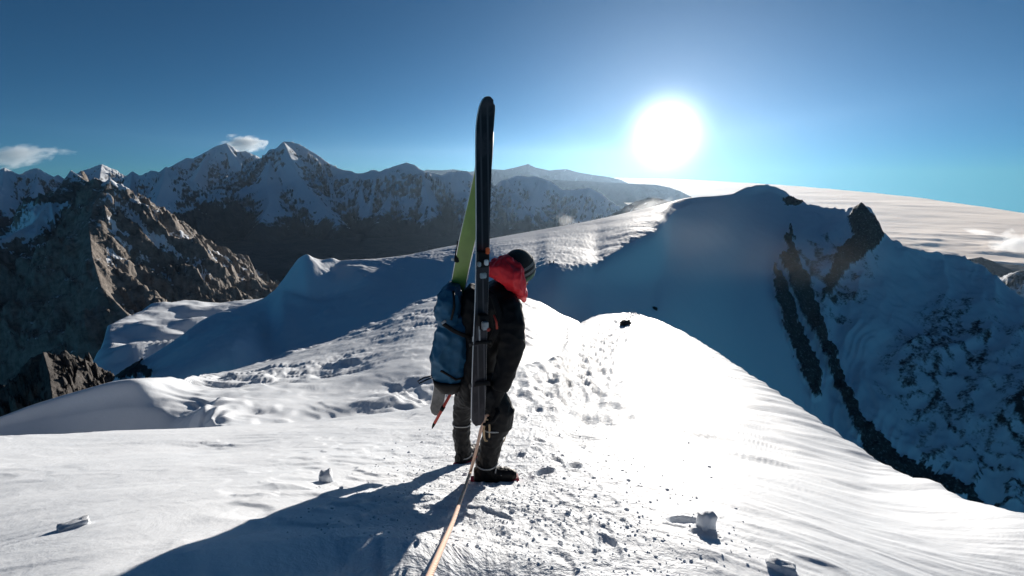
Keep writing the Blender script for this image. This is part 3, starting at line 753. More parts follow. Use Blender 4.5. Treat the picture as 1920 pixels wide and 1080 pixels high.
M_DARKW = pm('charcoal_wool', (0.022, 0.024, 0.024), 0.85, 0.1, 60, 0.3, 160, 0.6, 0.003, sheen=0.3)
M_GREEN = pm('green_ski_base', (0.18, 0.27, 0.06), 0.4, 0.4, 9, 0.15)
M_EDGE = pm('steel_edge', (0.62, 0.63, 0.66), 0.35, 0.5, metal=0.6)
M_METAL = pm('grey_metal', (0.30, 0.31, 0.33), 0.4, 0.5, 40, 0.3, metal=0.5)
M_TAIL = pm('grey_ski_tail', (0.10, 0.10, 0.10), 0.35, 0.4, 20, 0.5)
M_WHITEP = pm('white_plastic', (0.7, 0.7, 0.7), 0.4, 0.4)
M_ORANGE = pm('orange_plastic', (0.75, 0.13, 0.03), 0.4, 0.4)
M_REDP = pm('red_axe_paint', (0.42, 0.035, 0.02), 0.4, 0.4, 30, 0.2)
M_SOLE = pm('dark_red_rubber', (0.30, 0.03, 0.055), 0.7, 0.3, 40, 0.3)
M_BOOT = pm('black_boot_leather', (0.008, 0.008, 0.009), 0.5, 0.2, 30, 0.4, 60, 0.4, 0.004)
M_LACE = pm('pale_grey_lace', (0.45, 0.45, 0.44), 0.7, 0.2)
M_TAN = pm('tan_cord', (0.55, 0.40, 0.24), 0.7, 0.2, 60, 0.2)
M_CHUNK = pm('snow_chunk', SNOW, 0.7, 0.2, 20, 0.05, 60, 0.5, 0.006)
M_ROCKS = pm('dark_stone', (0.05, 0.046, 0.044), 0.8, 0.2, 10, 0.4, 40, 0.8, 0.01)
m, t, b = new_mat('dark_striped_topsheet')
v = coords(t)
wv = t.nodes.new('ShaderNodeTexWave'); wv.wave_type = 'BANDS'; wv.bands_direction = 'X'; wv.inputs['Scale'].default_value = 9.0; wv.inputs['Distortion'].default_value = 0.0
t.links.new(v, wv.inputs['Vector'])
t.links.new(mixc(t, maprange(t, noise(t, v, 7, 5), .45, .65), ramp(t, wv.outputs['Fac'], [(0.80, (0.014, 0.014, 0.019)), (0.93, (0.060, 0.060, 0.070))]), (0.045, 0.042, 0.05)), b.inputs['Base Color'])
b.inputs['Roughness'].default_value = 0.4; b.inputs['Specular IOR Level'].default_value = 0.18
M_SKI = m
m, t, b = new_mat('orange_white_rope')
v = t.nodes.new('ShaderNodeTexCoord').outputs['UV']
vo = t.nodes.new('ShaderNodeTexWave'); vo.wave_type = 'BANDS'; vo.bands_direction = 'DIAGONAL'; vo.inputs['Scale'].default_value = 6.0; vo.inputs['Distortion'].default_value = 2.0
t.links.new(v, vo.inputs['Vector'])
t.links.new(ramp(t, vo.outputs['Fac'], [(0.35, (0.80, 0.36, 0.20)), (0.65, (0.88, 0.76, 0.64))]), b.inputs['Base Color'])
t.links.new(bump(t, vo.outputs['Fac'], 0.5, 0.002), b.inputs['Normal'])
b.inputs['Roughness'].default_value = 0.75
M_ROPE = m

def add_tube(bm, pts, radii, n=14, side=None, power=2.0, cap=True, uv=False):
    """elliptical loft; pts Vectors, radii r or (r_across, r_side)"""
    pts = [Vector(p) for p in pts]
    rings = []
    prev = None
    for i, p in enumerate(pts):
        tng = (pts[min(i + 1, len(pts) - 1)] - pts[max(i - 1, 0)]).normalized()
        if side is not None: ref = Vector(side)
        elif prev is not None: ref = prev
        else: ref = Vector((0, 1, 0)) if abs(tng.y) < 0.9 else Vector((1, 0, 0))
        e2 = (ref - tng * ref.dot(tng)).normalized()
        prev = e2
        e1 = tng.cross(e2)
        r = radii[i] if isinstance(radii, (list, tuple)) else radii
        ra_, rb_ = r if isinstance(r, tuple) else (r, r)
        ring = []
        for k in range(n):
            a = 2 * math.pi * k / n
            c, s_ = math.cos(a), math.sin(a)
            c = math.copysign(abs(c) ** (2 / power), c); s_ = math.copysign(abs(s_) ** (2 / power), s_)
            ring.append(bm.verts.new(p + e1 * (ra_ * c) + e2 * (rb_ * s_)))
        rings.append(ring)
    fs = []
    for a, b_ in zip(rings[:-1], rings[1:]):
        for k in range(n):
            fs.append(bm.faces.new((a[k], a[(k + 1) % n], b_[(k + 1) % n], b_[k])))
    if cap:
        bm.faces.new(list(reversed(rings[0]))); bm.faces.new(rings[-1])
    if uv:
        lay = bm.loops.layers.uv.verify()
        for idx, f in enumerate(fs):
            i, k = divmod(idx, n)
            for lp, (di, dk) in zip(f.loops, ((0, 0), (0, 1), (1, 1), (1, 0))):
                lp[lay].uv = ((i + di) * 0.25, (k + dk) / n)
    return rings
def add_ball(bm, c, r, rot=None, sub=3):
    mtx = Matrix.Translation(Vector(c)) @ (rot.to_matrix().to_4x4() if rot else Matrix.Identity(4)) @ Matrix.Diagonal((*(r if isinstance(r, tuple) else (r, r, r)), 1))
    return bmesh.ops.create_icosphere(bm, subdivisions=sub, radius=1.0, matrix=mtx)['verts']
def add_box(bm, c, size, rot=None):
    mtx = Matrix.Translation(Vector(c)) @ (rot.to_4x4() if rot else Matrix.Identity(4)) @ Matrix.Diagonal((*size, 1))
    return bmesh.ops.create_cube(bm, size=1.0, matrix=mtx)['verts']
def finish(name, bm, mat, parent=None, smooth=True, bevel=0.0):
    bmesh.ops.recalc_face_normals(bm, faces=bm.faces)
    me = bpy.data.meshes.new(name); bm.to_mesh(me); bm.free()
    if smooth: me.polygons.foreach_set('use_smooth', np.ones(len(me.polygons), bool))
    me.materials.append(mat)
    o = bpy.data.objects.new(name, me); COL.objects.link(o)
    if parent:
        o.parent = parent; o.matrix_parent_inverse = Matrix.Translation(-parent.location)
    return o
from mathutils import noise as mn
def melt(name, bm, mat, parent, voxel=0.008, smooth_it=4, wrinkle=0.0, wscale=18.0, stretch=(1, 1, 1)):
    """joins the lofts of a figure into one continuous skin"""
    bmesh.ops.recalc_face_normals(bm, faces=bm.faces)
    me = bpy.data.meshes.new('tmp'); bm.to_mesh(me); bm.free()
    o = bpy.data.objects.new('tmp', me); COL.objects.link(o)
    r = o.modifiers.new('r', 'REMESH'); r.mode = 'VOXEL'; r.voxel_size = voxel
    sm_ = o.modifiers.new('s', 'SMOOTH'); sm_.iterations = smooth_it; sm_.factor = 0.6
    dg = bpy.context.evaluated_depsgraph_get()
    me2 = bpy.data.meshes.new_from_object(o.evaluated_get(dg))
    bpy.data.objects.remove(o); bpy.data.meshes.remove(me)
    if wrinkle:
        nv = len(me2.vertices)
        nrm_ = np.zeros(nv * 3); me2.vertices.foreach_get('normal', nrm_); nrm_ = nrm_.reshape(-1, 3)
        co = np.zeros(nv * 3); me2.vertices.foreach_get('co', co); co = co.reshape(-1, 3)
        d = np.array([(1 - abs(mn.noise(Vector((c[0] * wscale * stretch[0], c[1] * wscale * stretch[1], c[2] * wscale * stretch[2]))))) ** 3 - 0.45
                      + 0.5 * mn.noise(Vector(c * wscale * 2.3)) for c in co])
        co += nrm_ * (d * wrinkle)[:, None]
        me2.vertices.foreach_set('co', co.ravel()); me2.update()
    me2.name = name
    me2.polygons.foreach_set('use_smooth', np.ones(len(me2.polygons), bool))
    me2.materials.clear(); me2.materials.append(mat)
    o = bpy.data.objects.new(name, me2); COL.objects.link(o)
    if parent:
        o.parent = parent; o.matrix_parent_inverse = Matrix.Translation(-parent.location)
    return o
def empty(name, loc, label, cat, group=None):
    o = bpy.data.objects.new(name, None); COL.objects.link(o)
    o.location = loc; o.empty_display_size = 0.1
    return tagged(o, label, cat, group)
def hit(px, py, r0=0.6, r1=60):      # where a pixel's ray meets the foreground snow
    d = ray(px, py); h = math.hypot(d[0], d[1])
    a = math.atan2(d[0], d[1])
    j = int(np.clip(np.searchsorted(G_AZ, a), 0, len(G_AZ) - 1))
    rr_ = np.hypot(GX[:, j], GY[:, j]); zz = GZ[:, j]
    ray_z = rr_ * d[2] / h
    below = np.where((ray_z <= zz) & (rr_ > r0))[0]
    i = below[0]
    return Vector((GX[i, j], GY[i, j], GZ[i, j]))

# ------------------------------------------------------------------ the climber
heel_r, heel_l = hit(912, 903), hit(871, 868)
YR, YL = heel_r.y, heel_l.y
YC = 0.5 * (YR + YL)
def B(px, py, dy=0.0): return at(px, py, YC + dy)
PXM = YC / F_PX * 1.02               # metres per photo pixel at the climber
person = empty('person', (heel_r + heel_l) / 2, 'climber in a black suit with a red hood, bending right beside the rope', 'person')
head_c = B(974, 507, 0.06)
look = Vector((0.62, 0.62, -0.48)).normalized()
# body: one continuous figure under the clothes
bm = bmesh.new()
hipR, hipL = B(902, 712, -0.09), B(884, 708, 0.09)
kneeR, ankR = at(940, 778, YR + 0.02), at(911, 882, YR + 0.0)
kneeL, ankL = at(866, 788, YL + 0.02), at(870, 846, YL + 0.02)
shR, shL = B(940, 572, -0.15), B(952, 560, 0.20)
elbR, wrR = B(958, 655, -0.22), B(928, 738, -0.27)
elbL, wrL = B(945, 640, 0.26), B(925, 700, 0.24)
add_tube(bm, [B(892, 722), B(900, 670), B(918, 600), B(935, 556), B(952, 530, .02), head_c], [.11, .11, .12, .11, .05, .05], side=(0, 1, 0))
for a_, b_ in (((shR, elbR, wrR), (.045, .04, .028)), ((shL, elbL, wrL), (.045, .04, .028)), ((hipR, kneeR, ankR), (.06, .045, .035)), ((hipL, at(872, 750, YL - .02), kneeL, ankL), (.06, .05, .042, .034))):
    add_tube(bm, a_, list(b_))
add_tube(bm, [shR, B(946, 545, .02), shL], [.05, .06, .05])
add_ball(bm, head_c, (.077, .095, .105))
up_h = (Vector((0, 0, 1)) - look * look.z).normalized(); sd_h = look.cross(up_h)
add_tube(bm, [head_c + look * .075 + up_h * .02, head_c + look * .112 - up_h * .02, head_c + look * .08 - up_h * .035], [.010, .015, .012], n=8)   # nose
add_ball(bm, head_c + look * .07 - up_h * .075, (.03, .03, .022))                                                                    # chin
for sg in (-1, 1): add_ball(bm, head_c + sd_h * (.078 * sg), (.014, .02, .03), sub=2)                                                # ears
melt('body', bm, M_SKIN, person, 0.009, 3)
for sg in (-1, 1):
    bm = bmesh.new(); add_ball(bm, head_c + look * .088 + sd_h * (.032 * sg) + up_h * .012, .011, sub=2); finish('eye', bm, M_STRAP, person)
bm = bmesh.new(); add_tube(bm, [head_c + look * .094 - up_h * .055 + sd_h * k for k in (-.022, 0, .022)], [.003, .005, .003], n=6); finish('mouth', bm, M_REDP, person)

# jacket
bm = bmesh.new()
add_tube(bm, [B(893, 735), B(894, 712), B(903, 665), B(918, 610), B(931, 572), B(943, 545), B(953, 528, .02)],
         [(.105, .165), (.122, .18), (.125, .175), (.135, .20), (.135, .21), (.105, .19), (.06, .075)], n=20, side=(0, 1, 0), power=2.3)
add_tube(bm, [B(938, 560, -.10), B(948, 580, -.16), B(956, 612, -.20), B(959, 645, -.225), B(955, 668, -.24), B(945, 700, -.255), B(935, 728, -.27)],
         [.085, .098, .094, .082, .074, .066, .060], n=18)
add_tube(bm, [B(945, 556, .12), B(955, 575, .20), B(954, 612, .25), B(947, 645, .26), B(936, 675, .25), B(928, 695, .24)], [.08, .088, .08, .072, .06, .05], n=16)
melt('jacket', bm, M_BLACK, person, 0.0075, 5, 0.007, 11, (1, .8, 1.2))
# trousers
bm = bmesh.new()
add_tube(bm, [B(894, 705), B(892, 745)], [(.115, .165), (.115, .16)], side=(0, 1, 0), n=18)
add_tube(bm, [B(903, 715, -.09), at(922, 745, YR + .02), at(943, 776, YR + .01), at(938, 796, YR + .01), at(926, 812, YR)], [.105, .092, .074, .073, .062], n=16)
add_tube(bm, [B(884, 712, .08), at(872, 750, YL - .02), at(866, 782, YL + .01), at(866, 800, YL + .01)], [.10, .082, .064, .060], n=16)
melt('trousers', bm, M_TROUS, person, 0.0075, 4, 0.008, 13, (1, 1, 1.6))
# gaiters and boots
def boot(parent, ank, toe_dir, sole_z, ang_label):
    toe_dir = Vector(toe_dir).normalized(); sd = Vector((toe_dir.y, -toe_dir.x, 0)).normalized()
    up = Vector((0, 0, 1))
    heel = Vector((ank.x, ank.y, sole_z)) - toe_dir * 0.065
    bm = bmesh.new()
    add_tube(bm, [heel + up * .05 + toe_dir * k for k in (-.01, .03, .10, .17, .225, .255)], [(.048, .035), (.060, .042), (.056, .046), (.046, .050), (.036, .044), (.018, .028)], n=16, side=sd, power=2.4)
    add_tube(bm, [heel + toe_dir * .06 + up * .05, heel + toe_dir * .058 + up * .12, ank + up * .07], [(.058, .05), (.056, .052), (.060, .058)], n=16, side=sd)
    o = melt('boot', bm, M_BOOT, parent, 0.006, 3, 0.003, 30)
    bm = bmesh.new()
    add_tube(bm, [heel + toe_dir * k + up * z for k, z in ((-.03, .014), (.02, .012), (.10, .013), (.18, .014), (.23, .018), (.27, .028))], [(.016, .030), (.017, .044), (.015, .046), (.016, .053), (.015, .046), (.011, .026)], n=14, side=sd, power=4)
    s_ = finish('sole', bm, M_SOLE, None); s_.parent = o
    for k in range(3):
        bm = bmesh.new()
        c = heel + toe_dir * (.085 + .035 * k) + up * (.125 - .021 * k)
        add_tube(bm, [c - sd * .045 - up * .012, c + toe_dir * .01 + up * .006, c + sd * .045 - up * .012], .0045, n=6)
        l_ = finish('lace', bm, M_LACE, None); l_.parent = o
    return o
boot(person, ankR, (1.0, 0.12, -0.05), heel_r.z - 0.012, '')
boot(person, ankL, (0.55, 0.85, -0.1), heel_l.z - 0.012, '')
for pts, rad in (((at(927, 800, YR + .01), at(924, 820, YR), at(918, 845, YR), at(913, 868, YR)), (.066, .068, .066, .062)),
                 ((at(866, 793, YL + .01), at(865, 815, YL + .01), at(867, 836, YL + .01), at(870, 852, YL + .015)), (.062, .064, .060, .054))):
    bm = bmesh.new(); add_tube(bm, pts, list(rad), n=18)
    g = melt('gaiter', bm, M_BOOT, person, 0.006, 3, 0.006, 22)
    bm = bmesh.new(); c = Vector(pts[0]); add_tube(bm, [c + Vector((rad[0] * 1.08 * math.cos(a), rad[0] * 1.08 * math.sin(a), 0.003 * math.sin(3 * a))) for a in np.linspace(0, 6.2832, 22)], .0045, n=6)
    s_ = finish('strap', bm, M_LACE, None); s_.parent = g
    bm = bmesh.new(); c = Vector(pts[3]) + Vector((0, 0, .01)); add_tube(bm, [c + Vector((rad[3] * 1.1 * math.cos(a), rad[3] * 1.1 * math.sin(a), 0.012 * math.sin(a))) for a in np.linspace(0, 6.2832, 22)], .004, n=6)
    s_ = finish('strap', bm, M_LACE, None); s_.parent = g
# gloves: the right one closed round the rope
def glove(wr, palm, fing_dir, thumb_dir, across, curl):
    bm = bmesh.new()
    f = Vector(fing_dir).normalized(); ac_ = Vector(across).normalized(); th = Vector(thumb_dir).normalized(); cu = Vector(curl).normalized()
    add_tube(bm, [wr + (wr - palm).normalized() * .05, wr, palm - f * .03, palm + f * .035], [(.058, .052), (.050, .042), (.052, .032), (.050, .026)], n=14, side=cu)
    for k, ln in zip((-1.5, -.5, .5, 1.5), (.078, .092, .095, .082)):
        b0 = palm + f * .03 + ac_ * (k * .023)
        add_tube(bm, [b0, b0 + f * ln * .42, b0 + f * ln * .62 + cu * ln * .33, b0 + f * ln * .45 + cu * ln * .62], [.0135, .0125, .0115, .009], n=8)
    b0 = palm - f * .02 + ac_ * .04
    add_tube(bm, [b0, b0 + th * .035, b0 + th * .05 + f * .03 + cu * .02, b0 + th * .035 + f * .05 + cu * .04], [.017, .015, .013, .010], n=8)
    return melt('glove', bm, M_BLACK, person, 0.005, 2, 0.002, 40)
glove(B(932, 735, -.27), B(922, 764, -.28), (-.42, -.05, -1), (.2, -.9, -.3), (.55, -.75, -.2), (-.7, -.35, -.2))
glove(B(927, 697, .24), B(920, 722, .24), (.05, 0, -1), (.5, -.6, -.3), (0, -1, 0), (.6, .4, 0))
# red hood lying behind the head
bm = bmesh.new()
add_tube(bm, [B(917, 508, -.04), B(926, 503, -.05), B(941, 502, -.06), B(957, 513, -.06), B(969, 534, -.05), B(978, 553, -.04), B(982, 564, -.03)],
         [(.022, .06), (.052, .10), (.078, .135), (.082, .135), (.060, .11), (.034, .07), (.010, .02)], n=20, side=(0, 1, 0), power=2.2)
add_tube(bm, [B(936, 492, -.12), B(952, 487, -.11), B(968, 498, -.10), B(977, 520, -.09), B(981, 548, -.07)], [.018, .024, .024, .02, .014], n=12)
melt('hood', bm, M_RED, person, 0.006, 3, 0.012, 14, (1.2, 1, .7))
# striped wool hat
hat_ax = (Vector((-.15, -.25, 1)) * .8 + look * -.15).normalized()
rotq = hat_ax.to_track_quat('Z', 'Y')
bm = bmesh.new()
vs_ = add_ball(bm, head_c + hat_ax * .022, (.100, .108, .118), rotq, 4)
kill = [v_ for v_ in bm.verts if (v_.co - head_c).dot(hat_ax) < -0.045]
bmesh.ops.delete(bm, geom=kill, context='VERTS')
hat = finish('hat', bm, M_DARKW, person)
def hat_ring(lo_, hi_, mat, name):
    bm = bmesh.new(); n_ = 36
    rings = []
    for h_ in np.linspace(lo_, hi_, 4):
        q = math.sqrt(max(0, 1 - ((h_ - .022) / .118) ** 2))
        ring = []
        for k in range(n_):
            a = 2 * math.pi * k / n_
            loc = Vector((math.cos(a) * (.1025 * q + .001), math.sin(a) * (.1105 * q + .001), h_))
            ring.append(bm.verts.new(head_c + rotq @ loc))
        rings.append(ring)
    for a, b_ in zip(rings[:-1], rings[1:]):
        for k in range(n_): bm.faces.new((a[k], a[(k + 1) % n_], b_[(k + 1) % n_], b_[k]))
    o = finish(name, bm, mat, None); o.parent = hat
hat_ring(-.048, -.012, M_GREENW, 'cuff'); hat_ring(.004, .022, M_GREYW, 'stripe'); hat_ring(.040, .058, M_GREYW, 'stripe')

# ------------------------------------------------------------------ backpack
pack = empty('backpack', B(848, 722), 'blue fabric backpack with black base on the climber\'s back', 'backpack')
def pack_ring(y, l, r, d, dy=0.0): return B((l + r) / 2, y, dy), ((r - l) / 2 * PXM, d)
st = [pack_ring(716, 838, 872, .08), pack_ring(706, 818, 880, .125), pack_ring(692, 811, 885, .145), pack_ring(668, 808, 887, .15), pack_ring(640, 814, 887, .15), pack_ring(618, 820, 886, .145), pack_ring(600, 824, 884, .14), pack_ring(585, 832, 876, .12)]
bm = bmesh.new(); add_tube(bm, [s_[0] for s_ in st], [s_[1] for s_ in st], n=26, side=(0, 1, 0), power=3.0)
melt('main_bag', bm, M_BLUE, pack, 0.007, 2, 0.017, 10, (1, 1, .8))
st = [pack_ring(608, 828, 866, .11, -.01), pack_ring(596, 820, 868, .14, -.01), pack_ring(578, 816, 868, .15, -.01), pack_ring(556, 822, 868, .145, -.01), pack_ring(541, 834, 868, .12, -.01), pack_ring(532, 842, 862, .07, -.01)]
bm = bmesh.new(); add_tube(bm, [s_[0] for s_ in st], [s_[1] for s_ in st], n=24, side=(0, 1, 0), power=2.8)
lid = melt('lid', bm, M_BLUE, pack, 0.007, 3, 0.010, 14)
st = [pack_ring(730, 845, 866, .06), pack_ring(721, 824, 876, .11), pack_ring(709, 813, 882, .14), pack_ring(702, 811, 884, .147)]
bm = bmesh.new(); add_tube(bm, [s_[0] + Vector((0, -.006, 0)) for s_ in st], [s_[1] for s_ in st], n=24, side=(0, 1, 0), power=3.0)
finish('base_panel', bm, M_STRAP, pack)
def strap_path(name, pts, w=.010, th=.0035, mat=M_STRAP, parent=pack):
    bm = bmesh.new(); add_tube(bm, pts, [(th, w)] * len(pts), n=8, side=(pts[-1] - pts[0]).cross(Vector((0, 1, 0))).normalized(), power=4)
    return finish(name, bm, mat, parent)
strap_path('compression_strap', [B(821, 600, -.10), B(832, 608, -.155), B(850, 620, -.163), B(870, 629, -.158), B(887, 633, -.13)], .013)
strap_path('compression_strap', [B(812, 690, -.08), B(830, 697, -.155), B(855, 712, -.15), B(880, 706, -.13)], .008)
strap_path('side_strap', [B(850, 545, -.15), B(852, 575, -.165), B(846, 600, -.165)], .007)
bm = bmesh.new(); add_box(bm, B(832, 604, -.172), (.030, .010, .014), Matrix.Rotation(-.6, 3, 'Y')); finish('buckle', bm, M_METAL, pack, smooth=False)
bm = bmesh.new(); add_box(bm, B(888, 636, -.16), (.016, .012, .030)); finish('buckle', bm, M_WHITEP, pack, smooth=False)
bm = bmesh.new(); add_tube(bm, [B(813, 707, -.1), B(800, 712, -.12), B(786, 719, -.13), B(783, 715, -.13), B(795, 708, -.12), B(813, 704, -.1)], .0045, n=8); finish('loop', bm, M_STRAP, pack)
# dark harness panel between bag and back, and the shoulder strap
st = [pack_ring(700, 866, 898, .13), pack_ring(640, 872, 905, .14), pack_ring(590, 862, 912, .14), pack_ring(555, 866, 920, .13), pack_ring(540, 880, 918, .09)]
bm = bmesh.new(); add_tube(bm, [s_[0] for s_ in st], [s_[1] for s_ in st], n=20, side=(0, 1, 0), power=2.6); melt('back_panel', bm, M_STRAP, pack, 0.008, 3, .006, 14)
strap_path('shoulder_strap', [B(905, 540, -.19), B(925, 555, -.235), B(936, 590, -.26), B(930, 622, -.27), B(915, 650, -.26)], .018, .006)
strap_path('strap_end', [B(926, 590, -.275), B(931, 605, -.285), B(932, 617, -.285)], .006, .003, M_REDP)

# ------------------------------------------------------------------ skis
def smoothline(pts, n):
    P = np.array([list(p) for p in pts]); t0 = np.arange(len(P))
    return [Vector(p) for p in pchip(t0, P, np.linspace(0, len(P) - 1, n))]
def ski(name, label, cpts, wpts, face, top_mat, base_mat, n=64, tail_mat=None):
    """cpts centre line tip to tail, wpts half widths, face = direction the top sheet looks"""
    C_ = smoothline(cpts, n); W = pchip(np.arange(len(wpts)), np.array(wpts), np.linspace(0, len(wpts) - 1, n))
    root = empty(name, C_[-1], label, 'ski', 'skis strapped to the pack')
    face = Vector(face).normalized()
    def slab(pname, o0, o1, wf, mat, parent=root, i0=0, i1=n):
        bm = bmesh.new(); prev = None
        for i in range(i0, i1):
            tg = (C_[min(i + 1, n - 1)] - C_[max(i - 1, 0)]).normalized()
            nn = (face - tg * face.dot(tg)).normalized(); sd = tg.cross(nn)
            w = W[i] * wf if wf > 0 else W[i]
            a = [bm.verts.new(C_[i] + sd * (sx * w) + nn * o) for sx, o in ((-1, o0), (1, o0), (1, o1), (-1, o1))]
            if prev:
                for k in range(4): bm.faces.new((prev[k], prev[(k + 1) % 4], a[(k + 1) % 4], a[k]))
            else: bm.faces.new(list(reversed(a)))
            prev = a
        bm.faces.new(prev)
        return finish(pname, bm, mat, parent, smooth=False)
    slab('topsheet', 0.0035, 0.0075, 0.94, top_mat)
    slab('sidewall', -0.005, 0.0035, 0.99, M_WHITEP)
    slab('base', -0.0075, -0.005, 0.93, base_mat, i1=int(n * .82) if tail_mat else n)
    if tail_mat: slab('tail', -0.0075, -0.005, 0.93, tail_mat, i0=int(n * .82) - 1)
    slab('edge', -0.0068, -0.0045, 1.0, M_EDGE)
    return root, C_
def px2m(p, dy): return p * (YC + dy) / F_PX * 1.02
DY = -.34
cs = [B(922, 184, DY - .01), B(917, 190, DY - .01), B(913, 206, DY - .005), B(909, 240, DY), B(907, 300, DY), B(906, 380, DY), B(905, 470, DY), B(903, 560, DY), B(900, 640, DY), B(898, 720, DY), B(896, 785, DY), B(896, 797, DY)]
ws_ = [px2m(4, DY), px2m(11, DY), px2m(15, DY), px2m(16.5, DY), px2m(15.5, DY), px2m(14.0, DY), px2m(13.2, DY), px2m(13.2, DY), px2m(14.0, DY), px2m(15.0, DY), px2m(14.0, DY), px2m(6, DY)]
ski_d, Cd = ski('ski', 'dark striped ski standing upright in front of the green one', cs, ws_, (0.42, -1, 0.12), M_SKI, M_STRAP)
GY_ = .10
g_line = [B(914, 205, DY + .06), B(912, 250, DY + .06), B(907, 310, -.24), B(898, 360, -.18), B(877, 450, -.10), B(861, 528, .02), B(846, 610, .12), B(832, 690, .18), B(818, 768, .20), B(813, 776, .20)]
gw = [px2m(4, 0), px2m(12, 0), px2m(14, 0), px2m(15, 0), px2m(15.5, 0), px2m(15, 0), px2m(15, 0), px2m(15, 0), px2m(14.5, 0), px2m(5, 0)]
ski_g, Cg = ski('ski', 'ski with its green base turned out, leaning on the dark ski', g_line, gw, (0.25, 1, -0.1), M_SKI, M_GREEN, tail_mat=M_TAIL)
def piece(name, c, size, mat, parent, rot=None, bev=0.004):
    bm = bmesh.new(); add_box(bm, c, size, rot)
    bmesh.ops.bevel(bm, geom=list(bm.edges), offset=min(bev, min(size) * .3), segments=2, affect='EDGES')
    return finish(name, bm, mat, parent, smooth=False)
tilt = Matrix.Rotation(0.38, 3, 'Z')
def binding(parent, c_toe, c_heel, s=1):
    tp = piece('toe_piece', c_toe, (.060, .034, .085), M_STRAP, parent, tilt)
    piece('toe_jaw', c_toe + Vector((.018, -.030, -.012)), (.020, .024, .030), M_WHITEP, tp, tilt)
    piece('toe_jaw', c_toe + Vector((-.020, -.028, -.022)), (.018, .022, .026), M_METAL, tp, tilt)
    piece('toe_lever', c_toe + Vector((.026, -.022, .048)), (.020, .018, .034), M_ORANGE, tp, tilt)
    hp = piece('heel_piece', c_heel, (.055, .050, .080), M_STRAP, parent, tilt)
    piece('heel_tower', c_heel + Vector((.012, -.040, -.010)), (.034, .030, .045), M_METAL, hp, tilt)
    piece('heel_clip', c_heel + Vector((.030, -.045, -.030)), (.018, .020, .018), M_REDP, hp, tilt)
    piece('brake_arm', c_heel + Vector((-.020, -.020, -.060)), (.008, .010, .085), M_METAL, hp, tilt)
    piece('crampon_slot', c_toe + Vector((0, -.018, -.085)), (.036, .012, .030), M_METAL, parent, tilt)
binding(ski_d, B(906, 486, DY - .035), B(906, 603, DY - .04))
piece('toe_piece', B(858, 478, -.02), (.030, .050, .085), M_STRAP, ski_g, Matrix.Rotation(.16, 3, 'Y'))
piece('toe_jaw', B(851, 487, -.02), (.034, .020, .016), M_WHITEP, ski_g, Matrix.Rotation(.16, 3, 'Y'))
piece('toe_lever', B(858, 458, -.01), (.010, .014, .050), M_STRAP, ski_g, Matrix.Rotation(.16, 3, 'Y'))
# straps that hold the skis
for py_, w_ in ((722, .015), (645, .011)):
    strap_path('ski_strap', [B(880, py_ + 3, DY + .10), B(884, py_, DY - .012), B(900, py_ - 3, DY - .022), B(917, py_ - 4, DY - .012), B(921, py_ - 2, DY + .09)], w_, .004)
# ------------------------------------------------------------------ ice axe, rope, slings
axe = empty('ice_axe', B(811, 800, -.02), 'ice axe with a red shaft hanging below the backpack', 'ice axe')
bm = bmesh.new(); add_tube(bm, [B(858, 712, .02), B(845, 738, 0), B(830, 766, -.01), B(815, 793, -.02)], [(.010, .013)] * 4, n=12, side=(0, 1, 0)); finish('shaft', bm, M_REDP, axe)
bm = bmesh.new(); add_tube(bm, [B(815, 793, -.02), B(812, 799, -.02), B(810, 804, -.02)], [.010, .008, .002], n=10); finish('spike', bm, M_STRAP, axe)
bm = bmesh.new(); add_tube(bm, [B(838, 704, .03), B(850, 708, .025), B(860, 712, .02), B(872, 722, .02)], [(.006, .003), (.012, .006), (.012, .008), (.010, .010)], n=8); finish('head', bm, M_METAL, axe)
bm = bmesh.new(); c0, c1 = B(832, 762, -.01), B(828, 769, -.01); add_tube(bm, [c0, c1], [(.0135, .0165)] * 2, n=12, side=(0, 1, 0)); finish('grip_ring', bm, M_STRAP, axe)
hand = B(913, 778, -.30)
gz = lambda px, py: hit(px, py)
near_ray = lambda px, py, k: hit(px, py) * k
rp = [B(930, 800, -.22), B(922, 785, -.27), hand, at(903, 802, hand.y - .02), at(894, 840, hand.y - .03), near_ray(881, 885, .925), near_ray(865, 930, .91), near_ray(847, 985, .89), near_ray(830, 1045, .87)]
rp += [rp[-1] + (rp[-1] - rp[-2]) * k for k in (0.8, 1.8, 3.0)]
bm = bmesh.new(); add_tube(bm, smoothline(rp, 90), .0095, n=10, uv=True)
tagged(finish('rope', bm, M_ROPE), 'pale orange rope running from the climber\'s hand down to the bottom edge', 'rope')
def sling(pts, label, mat, r):
    bm = bmesh.new(); P = smoothline(pts + [pts[0]], 48); add_tube(bm, P, r, n=8, cap=False)
    tagged(finish('sling', bm, mat), label, 'sling', 'cord loops at the climber\'s knee')
sling([B(910, 786, -.31), B(907, 808, -.32), B(910, 826, -.32), B(917, 826, -.32), B(918, 806, -.32), B(916, 788, -.31)], 'tan cord loop hanging under the right glove', M_TAN, .006)
sling([B(934, 792, -.12), B(941, 812, -.13), B(944, 828, -.13), B(948, 815, -.12), B(940, 795, -.11)], 'thin tan cord loop on the right boot top', M_TAN, .0035)

